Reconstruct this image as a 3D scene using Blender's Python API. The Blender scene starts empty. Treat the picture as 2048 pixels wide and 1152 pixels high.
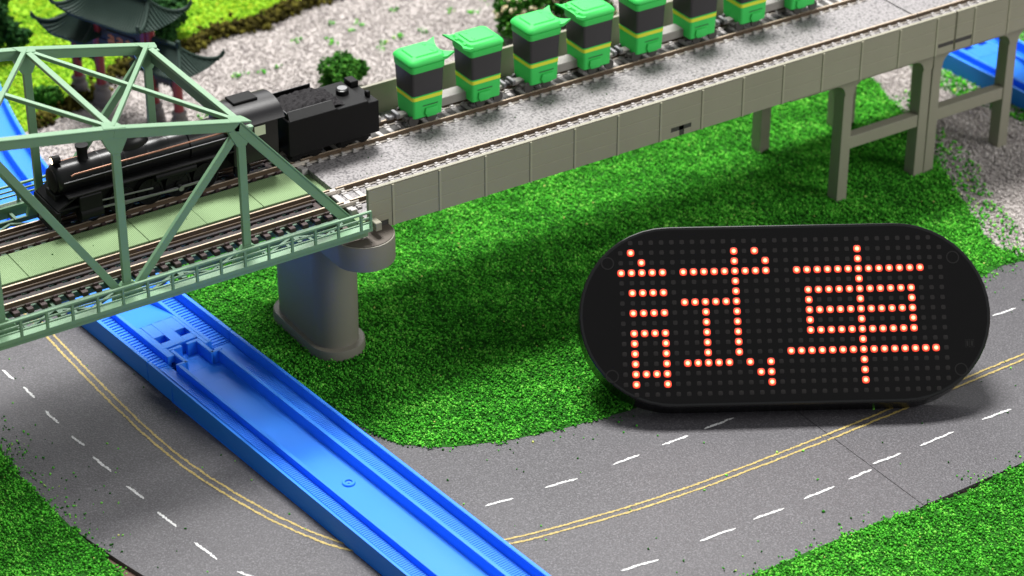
import bpy, bmesh, math, random
import numpy as np
from mathutils import Vector, Matrix

random.seed(7)
rng = np.random.default_rng(11)
R = math.radians
S = 0.001                       # everything below is written in millimetres
sc = bpy.context.scene
col = sc.collection

# ------------------------------------------------------------------ camera
cam_d = bpy.data.cameras.new('camera')
cam = bpy.data.objects.new('camera', cam_d)
col.objects.link(cam)
cam_d.sensor_width = 36.0
cam_d.lens = 5151.6 / 2048 * 36.0
cam_d.clip_start = 0.02
cam_d.clip_end = 20
CAM = Vector((-270.5, -663.3, 403.4))
_yaw, _pit = R(33.06), R(30.824)
_f = Vector((math.sin(_yaw) * math.cos(_pit), math.cos(_yaw) * math.cos(_pit), -math.sin(_pit)))
cam.location = CAM * S
cam.rotation_euler = _f.to_track_quat('-Z', 'Y').to_euler()
cam_d.dof.use_dof = True
cam_d.dof.focus_distance = 0.815
cam_d.dof.aperture_fstop = 21.0
sc.camera = cam

# ------------------------------------------------------------------ light
w = bpy.data.worlds.new('World')
sc.world = w
w.use_nodes = True
w.node_tree.nodes['Background'].inputs[0].default_value = (0.92, 0.96, 1.0, 1)
w.node_tree.nodes['Background'].inputs[1].default_value = 0.30

def area(name, loc, target, size, power, color):
    d = bpy.data.lights.new(name, 'AREA')
    d.shape = 'RECTANGLE'
    d.size, d.size_y = size
    d.energy = power
    d.color = color
    o = bpy.data.objects.new(name, d)
    col.objects.link(o)
    o.location = loc
    o.rotation_euler = (Vector(target) - Vector(loc)).to_track_quat('-Z', 'Y').to_euler()
    return o

area('ceiling_lamp', (0.36, 0.62, 1.75), (0.12, 0.0, -0.05), (0.7, 0.5), 80, (1.0, 0.985, 0.96))
area('back_sheen_light', (1.25, 2.05, 1.45), (0.15, 0.05, -0.05), (1.3, 0.9), 17, (1.0, 0.99, 0.97))  # added light low behind the scene, gives sheen on tops and road
area('front_fill_light', (1.15, -1.35, 0.85), (0.15, 0.0, -0.03), (0.9, 0.9), 17, (1.0, 0.985, 0.96))  # added fill from front right, brightens the faces towards the camera

vs = sc.view_settings
vs.view_transform = 'Standard'
vs.look = 'None'
vs.exposure = 0.0
vs.gamma = 1.0
vs.use_curve_mapping = False
try:
    sc.cycles.use_denoising = True
    sc.cycles.max_bounces = 8
except Exception:
    pass

# ------------------------------------------------------------------ materials
def hexlin(r, g, b):
    f = lambda c: (c / 255 / 12.92) if c <= 10 else ((c / 255 + 0.055) / 1.055) ** 2.4
    return (f(r), f(g), f(b))

class NT:
    def __init__(self, name):
        self.m = bpy.data.materials.new(name)
        self.m.use_nodes = True
        self.t = self.m.node_tree
        self.b = self.t.nodes['Principled BSDF']
        self.pos = None
    def n(self, typ, **kw):
        nd = self.t.nodes.new(typ)
        for k, v in kw.items():
            setattr(nd, k, v)
        return nd
    def link(self, a, b):
        self.t.links.new(a, b)
    def position(self):
        if self.pos is None:
            self.pos = self.n('ShaderNodeNewGeometry').outputs['Position']
        return self.pos
    def noise(self, scale, detail=3, rough=0.55, stretch=None):
        nd = self.n('ShaderNodeTexNoise')
        nd.inputs['Scale'].default_value = scale
        nd.inputs['Detail'].default_value = detail
        nd.inputs['Roughness'].default_value = rough
        if stretch:
            mp = self.n('ShaderNodeMapping')
            mp.inputs['Scale'].default_value = stretch
            self.link(self.position(), mp.inputs['Vector'])
            self.link(mp.outputs[0], nd.inputs['Vector'])
        else:
            self.link(self.position(), nd.inputs['Vector'])
        return nd.outputs['Fac']
    def ramp(self, fac, stops):
        nd = self.n('ShaderNodeValToRGB')
        e = nd.color_ramp.elements
        while len(e) < len(stops):
            e.new(0.5)
        for i, (p, c) in enumerate(stops):
            e[i].position = p
            e[i].color = (*c, 1)
        self.link(fac, nd.inputs[0])
        return nd.outputs[0]
    def mix(self, fac, a, b, typ='MIX'):
        nd = self.n('ShaderNodeMix', data_type='RGBA', blend_type=typ)
        for i, v in ((0, fac), (6, a), (7, b)):
            if hasattr(v, 'links') or hasattr(v, 'is_linked'):
                self.link(v, nd.inputs[i])
            elif i == 0:
                nd.inputs[0].default_value = v
            else:
                nd.inputs[i].default_value = (*v, 1)
        return nd.outputs[2]
    def bump(self, h, strength, dist):
        nd = self.n('ShaderNodeBump')
        nd.inputs['Strength'].default_value = strength
        nd.inputs['Distance'].default_value = dist
        self.link(h, nd.inputs['Height'])
        self.link(nd.outputs[0], self.b.inputs['Normal'])
        return nd
    def base(self, v):
        if hasattr(v, 'links') or hasattr(v, 'is_linked'):
            self.link(v, self.b.inputs['Base Color'])
        else:
            self.b.inputs['Base Color'].default_value = (*v, 1)
    def rough(self, v):
        self.b.inputs['Roughness'].default_value = v

def mul(c, k):
    return tuple(min(1, x * k) for x in c)

def plastic(name, c, rough=0.45, var=0.12, scale=180, bump=0.04, bscale=2500, spec=0.5, metal=0.0):
    t = NT(name)
    t.base(t.mix(t.noise(scale), mul(c, 1 - var), mul(c, 1 + var)))
    t.rough(rough)
    t.b.inputs['Specular IOR Level'].default_value = spec
    t.b.inputs['Metallic'].default_value = metal
    if bump:
        t.bump(t.noise(bscale, 2), bump, 0.0004)
    return t.m

M = {}
M['green'] = plastic('painted_green_steel', hexlin(108, 144, 111), 0.42, 0.10, 120, 0.05, 2500, 0.6)
M['deck_green'] = None
t = NT('ribbed_green_plate')
wv = t.n('ShaderNodeTexWave')
wv.bands_direction = 'X'
wv.inputs['Scale'].default_value = 560
t.link(t.position(), wv.inputs['Vector'])
t.base(t.mix(wv.outputs['Fac'], hexlin(112, 140, 98), hexlin(140, 166, 118)))
t.rough(0.55)
t.bump(wv.outputs['Fac'], 0.5, 0.0003)
M['deck_green'] = t.m
M['floor_green'] = plastic('dark_green_floor_steel', hexlin(84, 112, 92), 0.55, 0.12)
M['rail'] = plastic('nickel_rail', hexlin(216, 196, 172), 0.3, 0.12, 300, 0.03, 3000, 0.5, 0.25)
M['foot'] = plastic('bright_rail_foot', hexlin(206, 198, 188), 0.35, 0.12, 300, 0.0, 3000, 0.5, 0.2)
M['rail_side'] = plastic('brown_rail_web', hexlin(84, 68, 52), 0.5, 0.15, 300)
M['sleeper'] = plastic('brown_sleeper', hexlin(60, 45, 44), 0.6, 0.25, 900, 0.25, 2200)
M['guard'] = plastic('dark_guard_board', hexlin(38, 30, 30), 0.6, 0.2, 500, 0.15, 1500)
M['wall'] = plastic('olive_grey_wall', hexlin(146, 143, 125), 0.6, 0.08, 45, 0.05)
M['rib'] = plastic('pale_wall_rib', hexlin(160, 157, 136), 0.5, 0.06, 90, 0.03)
M['concrete'] = plastic('grey_concrete_plastic', hexlin(140, 137, 120), 0.55, 0.08, 45, 0.05)
M['capdark'] = plastic('dark_pier_top', hexlin(84, 76, 68), 0.6, 0.12, 150, 0.05)
M['pier'] = plastic('pier_plastic', hexlin(126, 122, 110), 0.5, 0.08, 45, 0.04)
M['clip'] = plastic('pale_grey_sleeper', hexlin(178, 174, 172), 0.5, 0.12, 600)
M['blue'] = plastic('blue_toy_plastic', hexlin(38, 130, 240), 0.5, 0.07, 40, 0.04, 1500, 0.35)
M['blackloco'] = plastic('black_loco_paint', hexlin(18, 18, 19), 0.3, 0.2, 400, 0.03, 2500, 0.35)
M['blackmatt'] = plastic('matt_black', hexlin(15, 15, 16), 0.5, 0.2, 400, 0.03, 2500, 0.15)
M['coal'] = plastic('coal', hexlin(30, 28, 30), 0.75, 0.4, 900, 0.7, 900, 0.2)
M['copper'] = plastic('copper_pipe', hexlin(128, 92, 74), 0.4, 0.1, 300, 0.0, 1, 0.5, 0.6)
M['steel'] = plastic('grey_steel_rod', hexlin(120, 120, 122), 0.35, 0.15, 300, 0.0, 1, 0.5, 0.7)
M['cabroof'] = plastic('grey_cab_roof', hexlin(26, 25, 27), 0.34, 0.1, 300, 0.03, 2500, 0.35)
M['glass'] = plastic('pale_cab_glass', hexlin(190, 200, 170), 0.2, 0.05, 300, 0.0)
M['bingreen'] = plastic('bright_green_bin_plastic', hexlin(54, 200, 88), 0.62, 0.05, 120, 0.03)
M['binblack'] = plastic('black_bin_plastic', hexlin(42, 42, 46), 0.45, 0.1, 120, 0.03)
M['binyellow'] = plastic('yellow_bin_stripe', hexlin(218, 226, 48), 0.45, 0.05, 120, 0.0)
M['car'] = plastic('grey_flat_car', hexlin(140, 136, 132), 0.5, 0.12, 200, 0.04)
M['cardark'] = plastic('dark_running_gear', hexlin(60, 58, 56), 0.5, 0.2, 400, 0.05)
M['signblack'] = plastic('black_sign_case', hexlin(12, 12, 12), 0.25, 0.15, 200, 0.02, 1500, 0.5)
M['signface'] = plastic('smoked_sign_face', hexlin(9, 8, 8), 0.2, 0.1, 90, 0.012, 1200, 0.25)
M['ledoff'] = plastic('unlit_led', hexlin(24, 22, 22), 0.5, 0.1, 300, 0.0, 1, 0.15)
M['ring'] = plastic('face_ring', hexlin(19, 18, 18), 0.5, 0.1, 300, 0.0, 1, 0.15)
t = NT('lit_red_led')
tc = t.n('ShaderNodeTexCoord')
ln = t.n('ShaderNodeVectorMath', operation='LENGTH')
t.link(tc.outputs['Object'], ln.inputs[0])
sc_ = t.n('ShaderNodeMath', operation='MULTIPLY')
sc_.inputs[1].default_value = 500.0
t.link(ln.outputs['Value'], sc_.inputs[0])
# bright chip in the middle, its red halo painted round it in the emission
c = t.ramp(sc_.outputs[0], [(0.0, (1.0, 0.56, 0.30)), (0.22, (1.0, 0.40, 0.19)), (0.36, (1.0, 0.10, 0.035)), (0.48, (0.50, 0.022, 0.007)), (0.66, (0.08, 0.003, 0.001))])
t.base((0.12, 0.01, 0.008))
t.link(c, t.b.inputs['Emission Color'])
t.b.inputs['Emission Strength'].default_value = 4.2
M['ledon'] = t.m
# roofs, gate
M['tile'] = plastic('dark_green_roof_tile', hexlin(38, 54, 48), 0.6, 0.2, 200, 0.05, 2500, 0.2)
M['eave'] = plastic('slate_dark_timber', hexlin(42, 40, 45), 0.55, 0.15, 200, 0.04)
M['red'] = plastic('dark_red_column', hexlin(128, 34, 44), 0.4, 0.12, 200, 0.03)
M['stone'] = plastic('grey_plinth', hexlin(110, 104, 104), 0.6, 0.15, 300, 0.1)
M['orange'] = plastic('orange_lettering', hexlin(206, 122, 62), 0.5, 0.1, 300, 0.0)
M['bark'] = plastic('dark_bark', hexlin(70, 54, 40), 0.7, 0.2, 500, 0.3)

# road
t = NT('road_asphalt')
n1 = t.noise(1700, 3, 0.65)
n2 = t.noise(26, 3)
n3 = t.noise(2600, 1, 0.5)
base = t.ramp(n1, [(0.30, hexlin(56, 54, 57)), (0.52, hexlin(74, 72, 76)), (0.70, hexlin(98, 96, 100))])
base = t.mix(t.ramp(n2, [(0.35, (0, 0, 0)), (0.7, (1, 1, 1))]), base, mul(hexlin(84, 82, 86), 1.0), 'MIX')
base = t.mix(0.68, base, t.ramp(n1, [(0.30, hexlin(56, 54, 57)), (0.52, hexlin(74, 72, 76)), (0.70, hexlin(114, 112, 116))]))
t.base(base)
t.rough(0.5)
t.bump(n1, 0.5, 0.0004)
M['road'] = t.m

def paint(name, c):
    t = NT(name)
    n1 = t.noise(1500, 3, 0.7)
    t.base(t.mix(t.ramp(n1, [(0.3, (0, 0, 0)), (0.62, (1, 1, 1))]), mul(c, 0.45), c))
    t.rough(0.6)
    return t.m
M['yellow'] = paint('yellow_line_paint', hexlin(190, 168, 98))
M['white'] = paint('white_line_paint', hexlin(226, 226, 226))
M['soil'] = plastic('brown_base_board', hexlin(96, 74, 62), 0.8, 0.3, 300, 0.4, 900)
# viaduct deck ballast
t = NT('moulded_grey_ballast')
v = t.n('ShaderNodeTexVoronoi')
v.inputs['Scale'].default_value = 1150
t.link(t.position(), v.inputs['Vector'])
n1 = t.noise(1500, 2, 0.6)
n2 = t.noise(2300, 1, 0.5)
cc = t.mix(n1, hexlin(124, 120, 121), hexlin(164, 160, 160))
cc = t.mix(t.ramp(v.outputs['Distance'], [(0.0, (0, 0, 0)), (0.45, (0.0, 0.0, 0.0)), (0.85, (1, 1, 1))]), cc, hexlin(88, 85, 87))
cc = t.mix(t.ramp(n2, [(0.24, (1, 1, 1)), (0.29, (0, 0, 0))]), cc, hexlin(40, 38, 38))
cc = t.mix(t.ramp(n2, [(0.74, (0, 0, 0)), (0.79, (1, 1, 1))]), cc, hexlin(206, 204, 202))
t.base(cc)
t.rough(0.55)
t.bump(v.outputs['Distance'], -0.9, 0.0007)
M['ballast'] = t.m

def scatter_mat(name, stops, rough=0.95, spec=0.06):
    """colour of each crumb from its own 'tint' attribute"""
    t = NT(name)
    a = t.n('ShaderNodeAttribute')
    a.attribute_name = 'tint'
    t.base(t.ramp(a.outputs['Fac'], stops))
    t.rough(rough)
    t.b.inputs['Specular IOR Level'].default_value = spec
    return t.m
M['turf'] = scatter_mat('green_foam_turf', [(0.0, hexlin(30, 86, 22)), (0.35, hexlin(60, 146, 40)), (0.7, hexlin(94, 196, 60)), (0.97, hexlin(146, 222, 92)), (1.0, hexlin(206, 206, 120))])
M['turfbase'] = plastic('dark_green_turf_mat', hexlin(40, 92, 28), 0.9, 0.3, 500, 0.2, 900, 0.1)
M['meadow'] = scatter_mat('yellow_green_foam', [(0.0, hexlin(78, 136, 26)), (0.4, hexlin(128, 178, 36)), (0.75, hexlin(168, 194, 46)), (1.0, hexlin(196, 202, 72))])
M['meadowbase'] = plastic('yellow_green_mat', hexlin(130, 172, 42), 0.9, 0.3, 300, 0.2, 900, 0.1)
M['gravel'] = scatter_mat('grey_gravel', [(0.0, hexlin(118, 111, 111)), (0.3, hexlin(168, 161, 158)), (0.8, hexlin(198, 191, 187)), (1.0, hexlin(222, 216, 212))], 0.85)
M['gravelbase'] = plastic('grey_sand', hexlin(172, 165, 162), 0.9, 0.18, 260, 0.3, 900, 0.1)
M['moss'] = scatter_mat('dark_olive_moss', [(0.0, hexlin(34, 30, 12)), (0.6, hexlin(66, 62, 24)), (1.0, hexlin(96, 92, 36))])
M['leaf'] = scatter_mat('green_leaves', [(0.0, hexlin(24, 62, 16)), (0.5, hexlin(52, 108, 34)), (1.0, hexlin(92, 152, 56))], 0.6)
M['darkleaf'] = scatter_mat('dark_green_leaves', [(0.0, hexlin(16, 40, 18)), (0.6, hexlin(34, 72, 32)), (1.0, hexlin(62, 104, 48))], 0.6)
M['flower'] = scatter_mat('cream_flowers', [(0.0, hexlin(226, 206, 160)), (0.9, hexlin(246, 238, 206)), (0.97, hexlin(244, 190, 190)), (1.0, hexlin(240, 150, 160))], 0.6)

# ------------------------------------------------------------------ mesh helpers
class MB:
    """collects shapes in mm (world coordinates unless noted) for ONE mesh"""
    def __init__(self):
        self.v, self.f = [], []
    def add(self, vs, fs):
        o = len(self.v)
        self.v += [Vector(p) for p in vs]
        self.f += [[i + o for i in f] for f in fs]
        return self
    def box(self, c, s, rot=None, top=1.0):
        x, y, z = s[0] / 2, s[1] / 2, s[2] / 2
        vs = [Vector(p) for p in ((-x, -y, -z), (x, -y, -z), (x, y, -z), (-x, y, -z),
                                  (-x * top, -y * top, z), (x * top, -y * top, z), (x * top, y * top, z), (-x * top, y * top, z))]
        if rot is not None:
            vs = [rot @ p for p in vs]
        c = Vector(c)
        return self.add([p + c for p in vs], [(0, 3, 2, 1), (4, 5, 6, 7), (0, 1, 5, 4), (1, 2, 6, 5), (2, 3, 7, 6), (3, 0, 4, 7)])
    def span(self, x0, x1, y0, y1, z0, z1):
        return self.box(((x0 + x1) / 2, (y0 + y1) / 2, (z0 + z1) / 2), (x1 - x0, y1 - y0, z1 - z0))
    def bar(self, a, b, wd, ht, up=(0, 0, 1)):
        a, b = Vector(a), Vector(b)
        d = b - a
        L = d.length
        d.normalize()
        side = d.cross(Vector(up))
        if side.length < 1e-6:
            side = Vector((1, 0, 0))
        side.normalize()
        u2 = side.cross(d)
        m = Matrix((d, side, u2)).transposed()
        return self.box((a + b) / 2, (L, wd, ht), m)
    def prism(self, pts, z0, z1, z1pts=None):
        """polygon in xy extruded in z"""
        n = len(pts)
        q = z1pts or pts
        vs = [(p[0], p[1], z0) for p in pts] + [(p[0], p[1], z1) for p in q]
        fs = [list(range(n))[::-1], [i + n for i in range(n)]]
        fs += [[i, (i + 1) % n, (i + 1) % n + n, i + n] for i in range(n)]
        return self.add(vs, fs)
    def extr(self, pts3, vec):
        """closed polygon of 3-D points extruded along vec"""
        n = len(pts3)
        v = Vector(vec)
        p = [Vector(q) for q in pts3]
        return self.add(p + [q + v for q in p], [list(range(n))[::-1], [i + n for i in range(n)]] +
                        [[i, (i + 1) % n, (i + 1) % n + n, i + n] for i in range(n)])
    def lathe(self, c, axis, prof, n=20):
        """prof: (distance along axis, radius)"""
        ax = Vector(axis).normalized()
        s = ax.orthogonal().normalized()
        t2 = ax.cross(s)
        c = Vector(c)
        vs = []
        for d, r in prof:
            for k in range(n):
                a = 2 * math.pi * k / n
                vs.append(c + ax * d + (s * math.cos(a) + t2 * math.sin(a)) * max(r, 1e-4))
        fs = []
        for i in range(len(prof) - 1):
            for k in range(n):
                fs.append((i * n + k, i * n + (k + 1) % n, (i + 1) * n + (k + 1) % n, (i + 1) * n + k))
        fs.append([k for k in range(n)][::-1])
        fs.append([(len(prof) - 1) * n + k for k in range(n)])
        return self.add(vs, fs)
    def tube(self, pts, r, n=8):
        pts = [Vector(p) for p in pts]
        vs, fs = [], []
        for i, p in enumerate(pts):
            d = (pts[min(i + 1, len(pts) - 1)] - pts[max(i - 1, 0)]).normalized()
            s = d.orthogonal().normalized() if abs(d.z) > 0.95 else d.cross(Vector((0, 0, 1))).normalized()
            t2 = s.cross(d)
            rr = r[i] if isinstance(r, (list, tuple)) else r
            for k in range(n):
                a = 2 * math.pi * k / n
                vs.append(p + (s * math.cos(a) + t2 * math.sin(a)) * rr)
        for i in range(len(pts) - 1):
            for k in range(n):
                fs.append((i * n + k, (i + 1) * n + k, (i + 1) * n + (k + 1) % n, i * n + (k + 1) % n))
        fs.append(list(range(n)))
        fs.append([(len(pts) - 1) * n + k for k in range(n)][::-1])
        return self.add(vs, fs)
    def mesh(self, name, mat, off=(0, 0, 0), bevel=0.0, seg=1, smooth=False):
        bm = bmesh.new()
        off = Vector(off)
        vv = [bm.verts.new((p - off) * S) for p in self.v]
        for f in self.f:
            try:
                bm.faces.new([vv[i] for i in f])
            except ValueError:
                pass
        bmesh.ops.remove_doubles(bm, verts=bm.verts, dist=1e-7)
        bmesh.ops.recalc_face_normals(bm, faces=bm.faces)
        if bevel:
            ed = [e for e in bm.edges if len(e.link_faces) == 2 and e.calc_face_angle(0) > 0.5]
            try:
                bmesh.ops.bevel(bm, geom=ed, offset=bevel * S, segments=seg, affect='EDGES', profile=0.6, clamp_overlap=True)
            except Exception:
                pass
        me = bpy.data.meshes.new(name)
        bm.to_mesh(me)
        bm.free()
        if smooth:
            me.polygons.foreach_set('use_smooth', [True] * len(me.polygons))
            try:
                me.set_sharp_from_angle(angle=R(38))
            except Exception:
                pass
        me.materials.append(mat)
        return me

def add_obj(name, me, parent=None, loc=(0, 0, 0), rot=None):
    o = bpy.data.objects.new(name, me)
    col.objects.link(o)
    o.location = Vector(loc) * S
    if rot is not None:
        o.rotation_euler = rot
    if parent is not None:
        o.parent = parent
    return o

def tag(o, label, cat=None, group=None, kind=None):
    if label:
        o['label'] = label
    if cat:
        o['category'] = cat
    if group:
        o['group'] = group
    if kind:
        o['kind'] = kind
    return o

def thing(name, label, cat, base, group=None, rotz=0.0):
    o = bpy.data.objects.new(name, None)
    col.objects.link(o)
    o.location = Vector(base) * S
    o.rotation_euler = (0, 0, rotz)
    o.empty_display_size = 0.01
    o['_b'] = 1
    del o['_b']
    BASE[o.name] = Vector(base)
    return tag(o, label, cat, group)
BASE = {}

def part(name, th, mb, mat, bevel=0.0, seg=1, smooth=False, sub=None):
    """mb in world mm; th is an unrotated thing; sub: parent part if this is a sub-part"""
    b = BASE[th.name]
    o = add_obj(name, mb.mesh(name, mat, b, bevel, seg, smooth), sub or th)
    return o

def clone_tree(o, parent=None):
    c = o.copy()
    col.objects.link(c)
    c.parent = parent
    for ch in list(o.children):
        clone_tree(ch, c)
    return c

def catmull(P, n=12):
    P = [Vector(p) for p in P]
    Q = [2 * P[0] - P[1]] + P + [2 * P[-1] - P[-2]]
    out = []
    for i in range(1, len(Q) - 2):
        for k in range(n):
            u = k / n
            a, b, c, d = Q[i - 1:i + 3]
            out.append(0.5 * ((2 * b) + (c - a) * u + (2 * a - 5 * b + 4 * c - d) * u * u + (3 * b - a - 3 * c + d) * u ** 3))
    out.append(P[-1])
    return out

def inpoly(x, y, poly):
    inside = np.zeros(len(x), bool)
    n = len(poly)
    j = n - 1
    for i in range(n):
        xi, yi = poly[i]
        xj, yj = poly[j]
        c = ((yi > y) != (yj > y)) & (x < (xj - xi) * (y - yi) / (yj - yi + 1e-12) + xi)
        inside ^= c
        j = i
    return inside

OCT_V = np.array([(1, 0, 0), (-1, 0, 0), (0, 1, 0), (0, -1, 0), (0, 0, 1), (0, 0, -1)], float)
OCT_F = np.array([(0, 2, 4), (2, 1, 4), (1, 3, 4), (3, 0, 4), (2, 0, 5), (1, 2, 5), (3, 1, 5), (0, 3, 5)])

def crumbs(name, P, size, tint, mat, parent=None, squash=(1, 1, 1), off=(0, 0, 0), jitter=0.35):
    """thousands of small irregular crumbs in one mesh"""
    n = len(P)
    V = OCT_V[None] * (1 + jitter * rng.uniform(-1, 1, (n, 6, 1))) + jitter * rng.uniform(-1, 1, (n, 6, 3)) * 0.6
    sz = np.asarray(size).reshape(-1, 1, 1) * (0.7 + 0.6 * rng.random((n, 1, 3))) * np.array(squash)
    V = V * sz
    a = rng.uniform(0, 2 * np.pi, n)
    b = rng.uniform(0, 2 * np.pi, n)
    ca, sa, cb, sb = np.cos(a)[:, None], np.sin(a)[:, None], np.cos(b)[:, None], np.sin(b)[:, None]
    x, y, z = V[..., 0], V[..., 1], V[..., 2]
    y, z = cb * y - sb * z, sb * y + cb * z
    x, y = ca * x - sa * y, sa * x + ca * y
    V = np.stack([x, y, z], -1) + P[:, None, :] - np.array(off)
    co = (V.reshape(-1, 3) * S).astype(np.float32)
    F = (OCT_F[None] + 6 * np.arange(n)[:, None, None]).reshape(-1, 3)
    me = bpy.data.meshes.new(name)
    me.vertices.add(len(co))
    me.vertices.foreach_set('co', co.ravel())
    me.loops.add(F.size)
    me.loops.foreach_set('vertex_index', F.ravel().astype(np.int32))
    me.polygons.add(len(F))
    me.polygons.foreach_set('loop_start', np.arange(0, F.size, 3, dtype=np.int32))
    me.polygons.foreach_set('loop_total', np.full(len(F), 3, np.int32))
    me.update(calc_edges=True)
    at = me.attributes.new('tint', 'FLOAT', 'POINT')
    at.data.foreach_set('value', np.repeat(np.asarray(tint, np.float32), 6))
    me.materials.append(mat)
    return add_obj(name, me, parent)

def smooth_noise(x, y, scale, seed):
    r = np.random.default_rng(seed)
    v = np.zeros(len(x))
    for k in range(5):
        a = r.uniform(0, 2 * np.pi)
        f = 2 * np.pi / scale * r.uniform(0.6, 1.8)
        v += np.sin((x * np.cos(a) + y * np.sin(a)) * f + r.uniform(0, 6.28))
    return v / 3.2

GROUND = -60.0

# ------------------------------------------------------------------ ground and road
mb = MB().span(-900, 1100, -700, 1100, -66, -62)
tag(add_obj('ground', mb.mesh('ground', M['soil'])), None, None, None, 'structure')

ROAD_PTS = [(4.0, 320), (4.0, 180), (4.2, 47), (5.2, -10), (7.0, -38), (10.4, -59), (18.0, -88), (29.6, -113), (48, -128.5), (71.7, -136.6),
            (103, -141.7), (126, -144.0), (152, -145.0), (186.5, -145.2), (230, -144.6), (273, -143.6), (420, -141), (620, -138)]
CL = catmull([Vector((a, b, 0)) for a, b in ROAD_PTS], 10)
# resample evenly
def resample(P, step):
    out = [P[0]]
    acc = 0
    for a, b in zip(P[:-1], P[1:]):
        L = (b - a).length
        t0 = step - acc
        while t0 <= L:
            out.append(a + (b - a) * (t0 / L))
            t0 += step
        acc = (acc + L) % step if L + acc >= step else acc + L
    return out
CL = resample(CL, 1.5)
CN = []
for i in range(len(CL)):
    d = (CL[min(i + 2, len(CL) - 1)] - CL[max(i - 2, 0)]).normalized()
    CN.append(Vector((-d.y, d.x, 0)))            # to the inside of the bend
CA = [0.0]
for a, b in zip(CL[:-1], CL[1:]):
    CA.append(CA[-1] + (b - a).length)
def off_pt(i, o):
    return CL[i] + CN[i] * o
def nearest(x, y):
    return min(range(len(CL)), key=lambda i: (CL[i].x - x) ** 2 + (CL[i].y - y) ** 2)

def ribbon(i0, i1, o0, o1, z0, z1, ragged=0.0, step=1):
    idx = list(range(i0, i1 + 1, step))
    a = [off_pt(i, o0 + random.uniform(-ragged, ragged)) for i in idx]
    b = [off_pt(i, o1 + random.uniform(-ragged, ragged)) for i in idx]
    m = MB()
    n = len(idx)
    vs = [(p.x, p.y, z1) for p in a] + [(p.x, p.y, z1) for p in b] + [(p.x, p.y, z0) for p in a] + [(p.x, p.y, z0) for p in b]
    fs = []
    for i in range(n - 1):
        fs.append((i, i + 1, n + i + 1, n + i))
        fs.append((2 * n + i, 3 * n + i, 3 * n + i + 1, 2 * n + i + 1))
        fs.append((i, 2 * n + i, 2 * n + i + 1, i + 1))
        fs.append((n + i, n + i + 1, 3 * n + i + 1, 3 * n + i))
    fs += [(0, n, 3 * n, 2 * n), (n - 1, 3 * n - 1, 4 * n - 1, 2 * n - 1)]
    return m.add(vs, fs)

iseam = nearest(188.3, -145)
roads = []
for k, (i0, i1) in enumerate(((0, iseam - 1), (iseam, len(CL) - 1))):
    outer = [(p.x, p.y) for p in (off_pt(i, -45.5 if k == 0 else -45.2) for i in range(i0, i1 + 1, 2))]
    if k == 0:
        inner = [(188.45, -93.0), (170, -93.2), (142, -93.4), (120, -91), (101, -87), (83, -80), (74, -72), (66, -56), (60, -40), (54, -10), (52, 60), (52, 320)]
        outer = outer[:-1] + [(188.45, -190.6)]
    else:
        inner = [(CL[-1].x, -90), (420, -93), (316, -92), (293, -93), (188.75, -93)]
        outer = [(188.75, -190.2)] + outer[2:]
    m = MB().prism(outer + inner, -61.9, -60.4)
    o = add_obj('road', m.mesh('road', M['road']))
    tag(o, None, None, None, 'structure')
    roads.append(o)
# the hair-thin joint between the two boards: shift the second board by a hair
roads[1].location = Vector((0, 0, -0.06)) * S

def ragged_line(i0, i1, o, wd, z, rag, sub=3):
    """hand painted stripe: edges wander"""
    a, b = [], []
    w1 = 0
    for i in range(i0, i1):
        for k in range(sub):
            p = CL[i].lerp(CL[i + 1], k / sub)
            nn = CN[i]
            w1 = 0.7 * w1 + random.uniform(-rag, rag) * 0.5
            a.append(p + nn * (o - wd / 2 + w1 + random.uniform(-rag, rag)))
            b.append(p + nn * (o + wd / 2 + w1 + random.uniform(-rag, rag)))
    n = len(a)
    m = MB()
    m.add([(p.x, p.y, z) for p in a] + [(p.x, p.y, z) for p in b], [(i, i + 1, n + i + 1, n + i) for i in range(n - 1)])
    return m
ZP = -60.28
for k, (i0, i1) in enumerate(((0, iseam - 1), (iseam - 1, len(CL) - 2))):
    for o in (-1.25, 1.25):
        ob = add_obj('yellow_line', ragged_line(i0, i1, o, 0.78, ZP, 0.17).mesh('yellow_line', M['yellow']), roads[k])
        if k == 1:
            ob.location = Vector((0, 0, 0.06)) * S
dash_px = [  # (x0,y0,x1,y1) on the ground
    (-18.1, 36, -17.4, 28.5), (-16.6, 22.5, -16.1, 14.5), (-16.4, 5.5, -15.8, -3.5), (-15.3, -12.5, -14.4, -20.0), (-14.7, -27.0, -13.4, -37.7),
    (-12.7, -47.3, -11.2, -56.5), (-10.7, -65.0, -9.5, -75.1), (-8.5, -85.1, -6.5, -96.6), (-4.3, -105.0, 0, -114),
    (-17.6, 56, -17.4, 47), (-17.6, 76, -17.5, 67),
    (75.1, -117.3, 84.6, -118.6), (95.9, -119.2, 107.2, -120.6), (120.9, -120.3, 131.1, -120.5), (140.4, -119.9, 150.4, -120.3), (157.0, -119.9, 168.9, -120.0),
    (282.2, -118.1, 292.4, -118.8), (302, -118.6, 313, -118.7),
    (62, -162, 74, -164.5), (91.2, -166.9, 103.8, -168.5), (119.7, -167.8, 132.7, -168.4), (140.0, -167.8, 151.5, -168.1), (159.7, -167.7, 171.7, -167.6), (178.0, -167.2, 187.4, -167.0),
    (189.7, -164.7, 201.1, -165.1), (208.8, -165.1, 223.2, -165.0), (235.6, -164.8, 247.7, -165.0), (258, -164.6, 270, -164.6)]
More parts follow.
